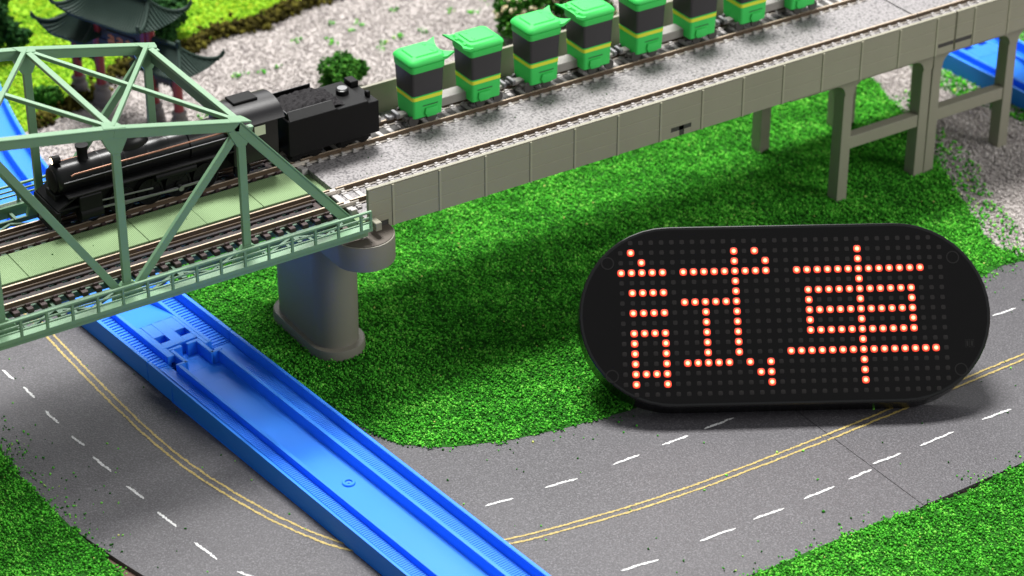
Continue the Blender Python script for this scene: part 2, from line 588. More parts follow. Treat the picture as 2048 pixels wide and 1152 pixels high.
for x0, y0, x1, y1 in dash_px:
    A, B = Vector((x0, y0, 0)), Vector((x1, y1, 0))
    d = (B - A)
    n_ = 26
    nn = Vector((-d.y, d.x, 0)).normalized()
    top, bot = [], []
    w1 = 0
    for k in range(n_ + 1):
        u = k / n_
        taper = min(1.0, 0.35 + 5 * min(u, 1 - u))
        w1 = 0.75 * w1 + random.uniform(-0.12, 0.12)
        p = A + d * u
        top.append(p + nn * (0.38 * taper + w1 + random.uniform(-0.1, 0.26)))
        bot.append(p - nn * (0.38 * taper - w1 + random.uniform(-0.1, 0.12)))
    m = MB().add([(p.x, p.y, ZP) for p in top] + [(p.x, p.y, ZP) for p in bot],
                 [(i, i + 1, n_ + 2 + i, n_ + 1 + i) for i in range(n_)])
    k = 1 if x0 > 188.5 else 0
    ob = add_obj('lane_dash', m.mesh('lane_dash', M['white']), roads[k])
    if k == 1:
        ob.location = Vector((0, 0, 0.06)) * S

# ------------------------------------------------------------------ turf, gravel, meadow
TURF_MID = [(57.5, 100), (56, 40), (59.5, -20), (62, -45), (66, -60), (70, -74), (83, -84), (101, -91), (120, -95), (142, -97.8), (170, -97.5), (293, -97),
            (308, -94), (316, -95.5), (321, -95), (316, -81), (329, -51), (345, -13), (358, 20), (364, 38), (372, 60), (380, 100)]
TURF_BL = [(-36.5, 70), (-36.8, -5), (-38.6, -17), (-37.2, -41), (-36.1, -60), (-33.9, -77), (-33.5, -92), (-26, -112), (-18, -130), (-160, -160), (-160, 70)]
TURF_BR = [(70, -187), (95, -188.5), (121, -190), (148, -189.6), (172, -189.8), (189, -191.5), (206, -192.5), (217, -191), (260, -190.5), (360, -189), (360, -270), (60, -270)]
TURF_NE = [(386, 46), (384, 20), (390, -6), (392, -40), (440, -60), (470, -40), (470, 90), (410, 90)]
MEADOW = [(30, 190), (65, 192), (81, 198), (95, 205), (111, 217), (127, 221), (145, 220), (162, 229), (181, 226), (197, 233), (220, 234), (262, 250), (340, 420), (20, 420)]
def flat(name, poly, z, mat, label=None):
    pts = [Vector((x, y, 0)) for x, y in poly]
    m = MB()
    n = len(pts)
    m.add([(p.x, p.y, z) for p in pts] + [(p.x, p.y, z - 0.8) for p in pts],
          [list(range(n)), list(range(n, 2 * n))[::-1]] + [(i, (i + 1) % n, n + (i + 1) % n, n + i) for i in range(n)])
    return add_obj(name, m.mesh(name, mat))

def fill(poly, spacing, thin=None):
    xs = [p[0] for p in poly]
    ys = [p[1] for p in poly]
    n = int((max(xs) - min(xs)) * (max(ys) - min(ys)) / spacing ** 2)
    x = rng.uniform(min(xs), max(xs), n)
    y = rng.uniform(min(ys), max(ys), n)
    # wobble the outline so the edge is ragged
    wx = x + 1.6 * smooth_noise(x, y, 9, 3) + rng.normal(0, 0.5, n)
    wy = y + 1.6 * smooth_noise(x, y, 9, 5) + rng.normal(0, 0.5, n)
    k = inpoly(wx, wy, poly)
    return x[k], y[k]

def turf(name, poly, label, spacing=0.78, size=0.52, mat='turf', base='turfbase', zt=-60.3, seed=1, cat='grass', base_name='turf_mat'):
    x, y = fill(poly, spacing)
    n = len(x)
    h = 0.55 + 0.45 * smooth_noise(x, y, 6, seed)
    z = zt + rng.random(n) ** 0.8 * 1.25 * np.clip(h, 0.35, 1.15)
    tint = np.clip(0.42 + 0.14 * smooth_noise(x, y, 14, seed + 1) + 0.10 * smooth_noise(x, y, 55, seed + 3) + 0.22 * rng.normal(0, 1, n), 0, 0.96)
    odd = rng.random(n) < 0.0012
    tint[odd] = 1.0
    P = np.stack([x, y, z], 1)
    o = crumbs(name, P, size * (0.55 + 0.75 * rng.random(n)), tint, M[mat], None, (1.05, 1.0, 0.95), (0, 0, 0), 0.25)
    tag(o, label, cat, None, 'stuff')
    b = flat(base_name, poly, zt, M[base])
    b['kind'] = 'structure'
    return o

turf('grass', TURF_MID, 'bright green foam turf under the grey viaduct', 0.57, 0.40, seed=1)
turf('grass', TURF_BL, 'green foam turf along the road edge by the white dashes on the bridge side', 0.6, 0.40, seed=7)
turf('grass', TURF_BR, 'green foam turf beyond the brown edged road opposite the lit sign', 0.6, 0.40, seed=9)
turf('grass', TURF_NE, 'dark green turf around the blue track behind the trestle legs', 1.2, 0.7, seed=12)
turf('grass', MEADOW, 'bright yellow-green meadow behind the red gate', 1.1, 0.6, 'meadow', 'meadowbase', -60.0, 15, 'grass', 'meadow_mat')

GRAV = [(40, 92), (380, 92), (372, 60), (364, 38), (358, 20), (345, -13), (329, -51), (316, -81), (321, -95), (420, -93), (640, -90), (640, 420), (300, 420), (262, 250), (220, 234), (197, 233),
        (181, 226), (162, 229), (145, 220), (127, 221), (111, 217), (95, 205), (81, 198), (65, 192), (30, 190)]
b = flat('gravel_bed', GRAV, -60.6, M['gravelbase'])
b['kind'] = 'structure'
def gravel(poly, spacing, size, name, label, seed):
    x, y = fill(poly, spacing)
    n = len(x)
    z = -60.5 + 0.55 * rng.random(n) + 0.2 * smooth_noise(x, y, 16, seed)
    tint = np.clip(0.5 + 0.17 * smooth_noise(x, y, 20, seed + 2) + 0.2 * rng.normal(0, 1, n), 0, 1)
    o = crumbs(name, np.stack([x, y, z], 1), size * (0.5 + 0.9 * rng.random(n)), tint, M['gravel'], None, (1.1, 1, 0.8))
    return tag(o, label, 'gravel', None, 'stuff')
G_NEAR = [(372, 60), (364, 38), (358, 20), (345, -13), (329, -51), (316, -81), (321, -95), (420, -93), (470, -90), (470, 60)]
G_FAR = [(40, 92), (470, 92), (470, 62), (372, 60), (380, 92)] + []
gravel(G_NEAR, 0.72, 0.46, 'gravel', 'loose pale grey gravel at the foot of the trestle legs', 21)
gravel([(40, 92), (372, 62), (470, 62), (470, 260), (262, 250), (220, 234), (197, 233), (181, 226), (162, 229), (145, 220), (127, 221), (111, 217), (95, 205), (81, 198), (65, 192), (40, 190)],
       0.95, 0.46, 'gravel', 'pale sandy gravel field behind the train', 25)
# sparse green bits on the gravel
x, y = fill([(60, 95), (400, 95), (400, 230), (150, 215), (100, 195)], 9)
k = smooth_noise(x, y, 40, 77) > 0.35
x, y = x[k], y[k]
xs = np.repeat(x, 7) + rng.normal(0, 1.2, len(x) * 7)
ys = np.repeat(y, 7) + rng.normal(0, 1.2, len(x) * 7)
x2, y2 = fill([(316, -80), (329, -50), (345, -12), (360, 30), (372, 30), (352, -30), (338, -60), (326, -92), (318, -94)], 1.9)
xs, ys = np.concatenate([xs, x2]), np.concatenate([ys, y2])
tag(crumbs('turf_crumbs', np.stack([xs, ys, np.full(len(xs), -59.4)], 1), 0.45 + 0.3 * rng.random(len(xs)), rng.random(len(xs)), M['turf']),
    'scattered green turf crumbs on the pale gravel', 'turf crumbs', None, 'stuff')
# dark moss rim between meadow and gravel
bd = catmull([Vector((a, b, 0)) for a, b in [(65, 192), (81, 198), (95, 205), (111, 217), (127, 221), (145, 220), (162, 228), (181, 226), (197, 232), (220, 234), (262, 250)]], 20)
P = []
for p in bd:
    dens = max(0, int((24 if p.x > 140 else 9) * (0.75 + 0.9 * math.sin(p.x * 0.31) * math.sin(p.x * 0.083 + 1) + 0.5 * math.sin(p.x * 0.9))))
    for _ in range(dens):
        P.append((p.x + random.gauss(0, 1.8), p.y + 2.0 + random.gauss(0, 2.2), -60 + abs(random.gauss(0, 1.7))))
P = np.array(P)
tag(crumbs('moss', P, 0.8 + 0.7 * rng.random(len(P)), rng.random(len(P)), M['moss']), 'dark olive moss rim between meadow and gravel', 'moss', None, 'stuff')
# loose crumbs on the road
C_ = []
for i in range(len(CL)):
    for _ in range(4):
        if random.random() < 0.10:
            o = random.uniform(-44, 46)
            p = off_pt(i, o)
            C_.append((p.x, p.y))
def edge_crumbs(poly_edge, nrm, n, spread):
    for _ in range(n):
        i = random.randrange(len(poly_edge) - 1)
        a, b = Vector((*poly_edge[i], 0)), Vector((*poly_edge[i + 1], 0))
        p = a.lerp(b, random.random()) + Vector((*nrm, 0)) * abs(random.expovariate(1 / spread))
        C_.append((p.x, p.y))
edge_crumbs([(-36.8, 20), (-36.8, -5), (-38.6, -17)], (1, 0.0), 120, 3.5)
edge_crumbs([(-38.6, -17), (-37.2, -41), (-36.1, -60), (-33.9, -77)], (1, 0.15), 110, 4)
edge_crumbs([(95, -188.5), (121, -190), (148, -189.6), (172, -189.8)], (0, 1), 55, 3)
edge_crumbs([(206, -192), (217, -191), (260, -190.5)], (0, 1), 50, 4)
edge_crumbs([(70, -74), (83, -84), (101, -91), (120, -95), (142, -97.8)], (0.2, -1), 40, 3)
edge_crumbs([(293, -97), (321, -95)], (0, -1), 40, 3)
P = np.array([(a, b, -60.2) for a, b in C_])
tint = np.where(rng.random(len(P)) < 0.25, 0.0, rng.random(len(P)))
tag(crumbs('turf_crumbs', P, 0.26 + 0.26 * rng.random(len(P)) ** 2, tint, M['turf']), 'loose green turf crumbs strewn over the grey road', 'turf crumbs', None, 'stuff')

sx_ = rng.uniform(60, 300, 46)
sy_ = rng.uniform(-9, 9, 46)
sx2 = rng.uniform(-40, 70, 16)
D_ = np.concatenate([np.stack([rng.uniform(90, 320, 50), rng.uniform(-8.5, 8.5, 50), np.full(50, -1.4)], 1), np.stack([sx2, rng.uniform(-8, 8, 16), np.full(16, -0.85)], 1)])
tag(crumbs('turf_crumbs', D_, 0.16 + 0.2 * rng.random(len(D_)) ** 2, np.zeros(len(D_)), M['turf']), 'few dark crumbs lying between the two tracks', 'turf crumbs', None, 'stuff')
# ------------------------------------------------------------------ truss bridge
PAN = 41.333
XE = 82.45                        # bridge end at the pier
NX = [82.45, 41.333, 0.0, -41.333, -82.667, -124.0, -165.1]
HZ = {1: 45.7, 2: 55.0, 3: 62.0, 4: 55.0, 5: 45.7}
HW = 33.4                         # outer face of the trusses
TB = thing('truss_bridge', 'pale green double track truss bridge standing on the round ended pier', 'bridge', (-41.3, 0, -6))
ZB = -2.0
for sgn in (-1, 1):
    yo = sgn * HW                 # outer face
    yc = sgn * (HW - 1.3)         # chord centre
    # top chord, hipped end posts
    pts = [(NX[0] - 1.2, ZB)] + [(NX[i], HZ[i]) for i in range(1, 6)] + [(NX[6] + 1.2, ZB)]
    for i in range(6):
        a, b = pts[i], pts[i + 1]
        nm = 'end_post' if i in (0, 5) else 'top_chord'
        A, B = Vector((a[0], 0, a[1])), Vector((b[0], 0, b[1]))
        d = (B - A).normalized()
        up = d.cross(Vector((0, 1, 0)))
        if up.z < 0:
            up = -up
        dep = 3.4
        # web plate with a flange of its own on top
        m = MB()
        m.bar(Vector((a[0], yc, a[1])) - up * (dep / 2 + 0.25), Vector((b[0], yc, b[1])) - up * (dep / 2 + 0.25), 2.2, dep - 0.5, up)
        m.bar(Vector((a[0], yc, a[1])) - up * 0.27 - d * 0.12, Vector((b[0], yc, b[1])) - up * 0.27 + d * 0.12, 2.75, 0.54, up)
        part(nm, TB, m, M['green'], 0.12)
    # posts, gusset plates, diagonals
    for i in range(1, 6):
        x, h = NX[i], HZ[i]
        m = MB().span(x - 1.3, x + 1.3, yc - 0.75, yc + 0.75, ZB - 1, h - 2.5)
        part('post', TB, m, M['green'], 0.1)
        g = MB()
        gw = 4.3
        pl = [(x - gw, h - 2.8), (x + gw, h - 2.8), (x + gw * 0.8, h - 5.0), (x + 1.5, h - 8.6), (x - 1.5, h - 8.6), (x - gw * 0.8, h - 5.0)]
        g.extr([(a, yc - 1.02, b) for a, b in pl], (0, 2.04, 0))
        part('gusset_plate', TB, g, M['green'], 0.08)
        g2 = MB()
        pl = [(x - 5.2, ZB - 1.5), (x + 5.2, ZB - 1.5), (x + 4.2, ZB + 1.6), (x + 1.6, ZB + 4.2), (x - 1.6, ZB + 4.2), (x - 4.2, ZB + 1.6)]
        g2.extr([(a, yc - 0.98, b) for a, b in pl], (0, 1.96, 0))
        part('gusset_plate', TB, g2, M['green'], 0.08)
    for (i, j) in ((1, 2), (3, 2), (3, 4), (5, 4)):
        # top node i to bottom node j
        A = Vector((NX[i] + (3.0 if i < j else -3.0) * -1 * 0.6, yc, HZ[i] - 4.5))
        B = Vector((NX[j] + (2.2 if i < j else -2.2), yc, ZB + 0.5))
        m = MB().bar(A, B, 1.5, 2.5, (0, 1, 0))
        # bar() takes width across 'up': put the broad face outward
        m = MB()
        d = (B - A).normalized()
        q = d.cross(Vector((0, 1, 0)))
        m.extr([A + q * 1.25 - Vector((0, 0.75, 0)), A - q * 1.25 - Vector((0, 0.75, 0)), B - q * 1.25 - Vector((0, 0.75, 0)), B + q * 1.25 - Vector((0, 0.75, 0))], (0, 1.5, 0))
        part('diagonal', TB, m, M['green'], 0.1)
    # bottom chord and walkway
    m = MB().span(NX[6] + 0.2, NX[0] - 0.2, min(sgn * 31.6, sgn * 32.6), max(sgn * 31.6, sgn * 32.6), -5.1, -3.4)
    part('bottom_chord', TB, m, M['floor_green'], 0.1)
    y0, y1 = sorted((sgn * 36.2, sgn * 39.5))
    m = MB().span(NX[6], NX[0] + 0.2, y0, y1, -2.4, -1.0)
    part('walkway', TB, m, M['green'], 0.08)
    y0, y1 = sorted((sgn * 36.3, sgn * 37.3))
    m = MB().span(NX[6], NX[0] - 0.4, y0, y1, -5.1, -2.42)
    part('side_girder', TB, m, M['green'], 0.1)
    m = MB()
    for k in range(31):
        x = NX[0] - 2.0 - k * 8.15
        y0, y1 = sorted((sgn * 30.9, sgn * 36.3))
        m.span(x - 0.5, x + 0.5, y0, y1, -4.6, -3.0)
    part('walkway_brackets', TB, m, M['floor_green'])
    # handrail
    hr = None
    m = MB().span(NX[6] + 0.3, NX[0] - 0.05, sgn * 39.2 - 0.45, sgn * 39.2 + 0.45, 4.35, 5.1)
    hr = part('handrail', TB, m, M['green'], 0.1)
    for z in (1.0, 2.7):
        m = MB().span(NX[6] + 0.3, NX[0] - 0.3, sgn * 39.25 - 0.22, sgn * 39.25 + 0.22, z - 0.26, z + 0.26)
        part('rail_bar', TB, m, M['green'], 0, sub=hr)
    pm = MB().span(-0.42, 0.42, -0.4, 0.4, -1.05, 4.4).mesh('handrail_post', M['green'], (0, 0, 0), 0.06)
    xs_ = [82.0] + [78.5 - 8.32 * k for k in range(30)]
    for x in xs_:
        o = add_obj('handrail_post', pm, hr, Vector((x, sgn * 39.25, 0)) - BASE[TB.name])
# top lateral bracing
for i in range(1, 6):
    m = MB().bar((NX[i], -HW + 2.4, HZ[i] - 0.75), (NX[i], HW - 2.4, HZ[i] - 0.75), 2.0, 1.3)
    part('top_strut', TB, m, M['green'], 0.1)
for i in range(1, 5):
    for s2 in (-1, 1):
        A = Vector((NX[i], s2 * (HW - 2.0), HZ[i] - 0.55))
        B = Vector((NX[i + 1], -s2 * (HW - 2.0), HZ[i + 1] - 0.55))
        dz = -0.25 if s2 < 0 else 0.0
        m = MB().bar(A + Vector((0, 0, dz)), B + Vector((0, 0, dz)), 1.5, 1.3)
        part('lateral_brace', TB, m, M['green'], 0.1)
    # corner plates of the bracing
for i in range(1, 6):
    for s2 in (-1, 1):
        m = MB()
        x, y, z = NX[i], s2 * (HW - 0.2), HZ[i] + 0.06
        e = 3.6
        sl = (HZ[min(i + 1, 5)] - HZ[max(i - 1, 1)]) / (NX[min(i + 1, 5)] - NX[max(i - 1, 1)])
        pl = [(-e, 0), (e, 0), (e * 0.8, 3.2), (0.6 * e, 4.6), (-0.6 * e, 4.6), (-0.8 * e, 3.2)]
        m.extr([(x + a, y - s2 * b, z - 0.55 + sl * a) for a, b in pl], (0, 0, 0.55))
        part('corner_plate', TB, m, M['green'], 0.05)
# portal plate at each end
for xx, dx in ((NX[1], 1), (NX[5], -1)):
    m = MB().bar((xx + dx * 1.2, -HW + 2.6, HZ[1] - 4.2), (xx + dx * 1.2, HW - 2.6, HZ[1] - 4.2), 0.7, 4.6)
    part('portal_plate', TB, m, M['floor_green'], 0.08)
# floor: stringers, cross beams, plates between the tracks
for y in (-25.5, -20.5, -12.5, -7.8, 7.8, 12.5, 20.5, 25.5):
    m = MB().span(NX[6] + 0.5, NX[0] - 0.6, y - 0.7, y + 0.7, -5.2, -3.3)
    part('stringer', TB, m, M['floor_green'])
for k in range(13):
    x = NX[0] - 1.2 - k * 20.45
    m = MB().span(x - 0.8, x + 0.8, -31, 31, -5.5, -3.5)
    part('floor_beam', TB, m, M['floor_green'])
for k in range(12):
    x1 = NX[0] - 2.0 - k * 20.5
    x0 = x1 - 20.35
    m = MB().span(x0, x1, -8.3, 8.3, -2.6, -1.0)
    part('deck_plate', TB, m, M['deck_green'], 0.12)
# ladder of diagonal floor bracing seen beside the sleepers
for k in range(12):
    x = NX[0] - 2 - k * 20.5
    for s2 in (-1, 1):
        m = MB().bar((x, s2 * 26, -4.4), (x - 10, s2 * 31, -4.4), 0.9, 0.8)
        m.bar((x - 20, s2 * 26, -4.4), (x - 10, s2 * 31, -4.4), 0.9, 0.8)
        part('floor_brace', TB, m, M['floor_green'])

def rail_mesh(name, x0, x1):
    """one rail, top at z=0: foot, web, head"""
    prof = [(-0.85, -2.0), (0.85, -2.0), (0.85, -1.75), (0.25, -1.5), (0.25, -0.6), (0.32, -0.45), (0.32, 0.0), (-0.32, 0.0), (-0.32, -0.45), (-0.25, -0.6), (-0.25, -1.5), (-0.85, -1.75)]
    return MB().extr([(x0, y, z) for y, z in prof], (x1 - x0, 0, 0))
RAILY = (-21.25, -11.75, 11.75, 21.25)
def lay_rails(th, x0, x1):
    for y in RAILY:
        m = rail_mesh('rail', x0, x1)
        for p in m.v:
            p.y += y
        o = part('rail', th, m, M['rail_side'], 0)
        h = MB().span(x0, x1, y - 0.32, y + 0.32, -0.12, 0.02)
        part('rail_head', th, h, M['rail'], 0.03, sub=o)
        fw = 1.15 if x0 > 0 else 0.72
        f = MB().span(x0, x1, y - fw, y - 0.2, -1.8, -1.55)
        part('rail_foot', th, f, M['foot'], 0, sub=o)
lay_rails(TB, NX[6], NX[0] - 0.1)
sl = MB().box((0, 0, -0.8), (2.0, 16.2, 1.5)).mesh('sleeper', M['sleeper'], (0, 0, 0), 0.12)
ch = MB()
for y in (-4.75, 4.75):
    ch.box((0, y - 1.15, 0.35), (1.5, 0.7, 0.8))
    ch.box((0, y + 1.15, 0.35), (1.5, 0.7, 0.8))
chm = ch.mesh('rail_chairs', M['sleeper'], (0, 0, 0), 0.08)
k = 0
x = 80.0
while x > NX[6] + 2:
    for yt in (-16.5, 16.5):
        o = add_obj('sleeper', sl, TB, Vector((x, yt, -2.0)) - BASE[TB.name])
        add_obj('rail_chairs', chm, o)
    x -= 4.53
for yt in (-16.5, 16.5):
    m = MB().span(NX[6] + 1, NX[0] - 8, yt - 2.9, yt - 0.6, -1.9, -1.25)
    part('guard_board', TB, m, M['guard'], 0.1)
    m = MB().span(NX[6] + 1, NX[0] - 8, yt + 1.2, yt + 3.0, -1.9, -1.25)
    part('guard_board', TB, m, M['guard'], 0.1)
    m = MB().span(NX[6] + 1, NX[0] - 8, yt + 2.5, yt + 2.9, -1.25, -0.55)
    part('guard_rail', TB, m, M['rail_side'], 0.05)

# ------------------------------------------------------------------ viaduct
WY, WT = 32.8, 1.3               # outer face and thickness of the parapet
ZW0, ZW1 = -6.8, 8.8
def viaduct(name, label, x0, x1, rib0, cut=()):
    V = thing(name, label, 'viaduct', (x0, 0, -7.0))
    m = MB().span(x0, x1, -31.4, 31.4, -5.5, -3.6)
    part('deck_slab', V, m, M['concrete'], 0.1)
    # ballast: three strips (beside the rails the bed is lower)
    m = MB()
    prof = [(-31.4, -3.6), (-31.4, -2.6), (-24.6, -2.6), (-23.0, -2.05), (-10.2, -2.05), (-8.9, -1.55), (8.9, -1.55), (10.2, -2.05), (23.0, -2.05), (24.6, -2.6), (31.4, -2.6), (31.4, -3.6)]
    m.extr([(x0 + 0.05, y, z) for y, z in prof], (x1 - x0 - 0.1, 0, 0))
    part('ballast_bed', V, m, M['ballast'], 0)
    for s2 in (-1, 1):
        ya, yb = sorted((s2 * (WY - 0.15), s2 * (WY - WT)))
        m = MB().span(x0 + 0.1, x1 - 0.1, ya, yb, -6.6, ZW1 - 0.45)
        part('parapet_core', V, m, M['concrete'], 0.05)
        ya, yb = sorted((s2 * (WY - 0.02), s2 * (WY - WT - 0.08)))
        m = MB().span(x0, x1, ya, yb, ZW1 - 0.45, ZW1 - 0.08)
        part('parapet_coping', V, m, M['concrete'], 0.08)
        ribs = [x0] + [r for r in rib0 if x0 < r < x1] + [x1]
        for a, b in zip(ribs[:-1], ribs[1:]):
            zs = [ZW0, ZW0 + 5.15, ZW0 + 10.2, ZW1 - 0.5]
            for r in range(3):
                pa, pb = a + 0.12, b - 0.12
                za, zb = zs[r] + 0.14, zs[r + 1] - 0.14
                pieces = [(pa, pb, za, zb)]
                if s2 < 0 and r == 0:
                    for (ca, cb, cz0, cz1) in cut:
                        new = []
                        for (qa, qb, qz0, qz1) in pieces:
                            if cb <= qa or ca >= qb:
                                new.append((qa, qb, qz0, qz1))
                                continue
                            if ca > qa:
                                new.append((qa, ca, qz0, qz1))
                            if cb < qb:
                                new.append((cb, qb, qz0, qz1))
                            new.append((max(ca, qa), min(cb, qb), cz1, qz1))
                            new.append((max(ca, qa), min(cb, qb), qz0, cz0))
                        pieces = new
                ya, yb = sorted((s2 * (WY - 0.16), s2 * WY + s2 * 0.12))
                mm = MB()
                for q in pieces:
                    if q[1] - q[0] > 0.05 and q[3] - q[2] > 0.05:
                        mm.span(q[0], q[1], ya, yb, q[2], q[3])
                for (ca, cb, cz0, cz1) in (cut if (s2 < 0 and r == 0) else ()):
                    if ca < pb and cb > pa:
                        part('slot', V, MB().span(max(ca, pa), min(cb, pb), -WY + 0.08, -WY + 0.3, max(cz0, ZW0 + 0.1), cz1), M['cardark'])  # dark block in the shallow recess, stands in for its shade
                if mm.v:
                    part('wall_panel', V, mm, M['wall'], 0.05)
            # thin pale joints between the rows
            for r in (1, 2):
                z = ZW0 + (5.15, 10.2)[r - 1]
                ya, yb = sorted((s2 * (WY - 0.16), s2 * WY + s2 * 0.16))
                part('panel_joint', V, MB().span(a + 0.1, b - 0.1, ya, yb, z - 0.12, z + 0.12), M['rib'])
        for r in ribs[1:-1]:
            ya, yb = sorted((s2 * (WY - 0.16), s2 * WY + s2 * 0.42))
            part('rib', V, MB().span(r - 0.42, r + 0.42, ya, yb, ZW0, ZW1 - 0.46), M['rib'], 0.1)
    lay_rails(V, x0 - 0.2, x1)
    cs = MB().box((0, 0, -0.35), (1.7, 15.6, 0.7))
    csm = cs.mesh('sleeper', M['clip'], (0, 0, 0), 0.1)
    cl = MB()
    for y in (-4.75, 4.75):
        for q in (-1, 1):
            cl.box((0, y + q * 1.3, 0.25), (1.15, 0.9, 0.9))
            cl.box((0, y + q * 2.1, 0.06), (2.1, 0.8, 0.5))
    clm = cl.mesh('rail_clips', M['clip'], (0, 0, 0), 0.07)
    x = x0 + 1.7 + (4.47 if x0 > 300 else 0.2)
    while x < min(x1 - 1, 430):
        for yt in (-16.5, 16.5):
            o = add_obj('sleeper', csm, V, Vector((x, yt, -1.72)) - BASE[V.name])
            add_obj('rail_clips', clm, o)
        x += 4.47
    for yt in (-16.5, 16.5):
        if yt > 0:
            part('track_bed', V, MB().span(x0 + 1, x1 - 0.2, yt - 3.4, yt + 3.4, -2.06, -1.85), M['cardark'], 0)
    return V
ribsA = [94.1 + 17.72 * k for k in range(16)]
V1 = viaduct('viaduct', 'long grey viaduct span with ribbed parapet next to the green truss bridge', 84.9, 333.2, ribsA,
             cut=((84.9, 92.2, -6.6, -3.9), (205.0, 213.6, -4.6, -2.9), (208.6, 210.6, -6.8, -2.9), (325.6, 333.2, -4.0, -2.4)))
V2 = viaduct('viaduct', 'bluish grey viaduct span beyond the dark vertical joint in the parapet', 333.9, 581.9, [342.6 + 17.0 * k for k in range(15)], cut=((333.9, 341.8, -4.0, -2.4),))
# rail joiners and end sleepers where bridge and viaduct meet
for y in RAILY:
    J = MB().span(79.8, 87.6, y - 0.78, y + 0.78, -1.72, -0.5)
    part('rail_joiner', V1, J, M['foot'], 0.05)
for yt in (-16.5, 16.5):
    m = MB().span(82.6, 84.8, yt - 7.8, yt + 7.8, -2.6, -1.75)
    part('end_sleeper', V1, m, M['clip'], 0.1)
    m = MB().span(82.6, 84.8, yt - 9.5, yt - 8.0, -3.4, -1.2)
    part('joint_lug', V1, m, M['clip'], 0.1)
m = MB().span(82.6, 84.85, -31, 31, -5.2, -3.5)
part('end_beam', V1, m, M['deck_green'])
m = MB().span(84.2, 86.5, -38.6, -34.0, -3.6, -0.6)
part('end_lug', V1, m, M['concrete'], 0.2)

# ------------------------------------------------------------------ piers
def stadium(cx, cy, half, r, n=18):
    pts = []
    for k in range(n + 1):
        a = -math.pi + math.pi * k / n
        pts.append((cx + r * math.cos(a), cy - (half - r) + r * math.sin(a)))
    for k in range(n + 1):
        a = math.pi * k / n
        pts.append((cx + r * math.cos(a), cy + (half - r) + r * math.sin(a)))
    return pts
PX = 82.6
PR = thing('bridge_pier', 'round ended grey pier with wide cap carrying the truss bridge end', 'pier', (PX, 0, GROUND))
part('foot', PR, MB().prism(stadium(PX, 0, 22.0, 10.0), -61.2, -56.6, stadium(PX, 0, 21.7, 9.7)), M['pier'], 0.35, 2, True)
part('column', PR, MB().prism(stadium(PX, 0, 19.3, 8.0), -56.7, -14.5, stadium(PX, 0, 19.6, 8.3)), M['pier'], 0.0, 1, True)
cp = part('cap', PR, MB().prism(stadium(PX, 0, 43.4, 10.2), -15.0, -6.0), M['pier'], 0.3, 2, True)
part('cap_top', PR, MB().prism(stadium(PX, 0, 42.9, 9.7), -6.1, -5.75), M['capdark'], 0, sub=cp)
part('bearing', PR, MB().span(PX - 5, PX + 5, -32, 32, -5.8, -5.0), M['capdark'], 0.1)
part('bearing', PR, MB().span(PX - 0.4, PX + 6.8, -31.8, 31.8, -5.78, -5.45), M['capdark'], 0.05)

def trestle(label, xa, xb, xs0, xs1):
    T = thing('trestle_pier', label, 'pier', ((xa + xb) / 2, 0, GROUND), 'trestle piers under the viaduct')
    for s2 in (-1, 1):
        yo, yi = s2 * 26.0, s2 * 20.5
        ya, yb = sorted((yo, yi))
        for x in (xa, xb):
            m = MB()
            lo = [(x - 2.35, ya), (x + 2.35, ya), (x + 2.35, yb), (x - 2.35, yb)]
            hi = [(x - 2.15, ya), (x + 2.15, ya), (x + 2.15, yb), (x - 2.15, yb)]
            m.prism(lo, -61.2, -9, hi)
            part('leg', T, m, M['concrete'], 0.12)
        # cap beam with haunches
        prof = [(xs0, -7.0), (xs1, -7.0), (xs1, -11.5)]
        inner = []
        for (x, dirn) in ((xb, 1), (xb, -1), (xa, 1), (xa, -1)):
            q = []
            for k in range(7):
                a = math.pi / 2 * k / 6
                q.append((x + dirn * (2.1 + 4.2 * (1 - math.sin(a))), -11.5 - 4.6 * (1 - math.cos(a))))
            inner.append(q if dirn > 0 else q[::-1])
        for q, (x, dirn) in zip(inner, ((xb, 1), (xb, -1), (xa, 1), (xa, -1))):
            prof += [p for p in q if xs0 < p[0] < xs1]
        prof += [(xs0, -11.5)]
        yq0, yq1 = sorted((s2 * 26.35, s2 * 20.2))
        m = MB().extr([(x, yq0, z) for x, z in prof], (0, yq1 - yq0, 0))
        part('cap_beam', T, m, M['concrete'], 0.08)
        m = MB().span(xa + 2.0, xb - 2.0, *sorted((s2 * 25.6, s2 * 21.5)), -39.2, -34.3)
        part('strut', T, m, M['concrete'], 0.12)
    for x in (xa, xb):
        m = MB().span(x - 1.9, x + 1.9, -20.6, 20.6, -12.6, -7.0)
        part('cross_beam', T, m, M['concrete'], 0.1)
    return T
trestle('grey trestle pier with four legs nearer the lit sign, standing in green turf', 290.6, 327.9, 263.0, 330.15)
trestle('grey trestle pier with four legs beside the blue track, standing on gravel', 332.9, 370.4, 330.45, 398.0)

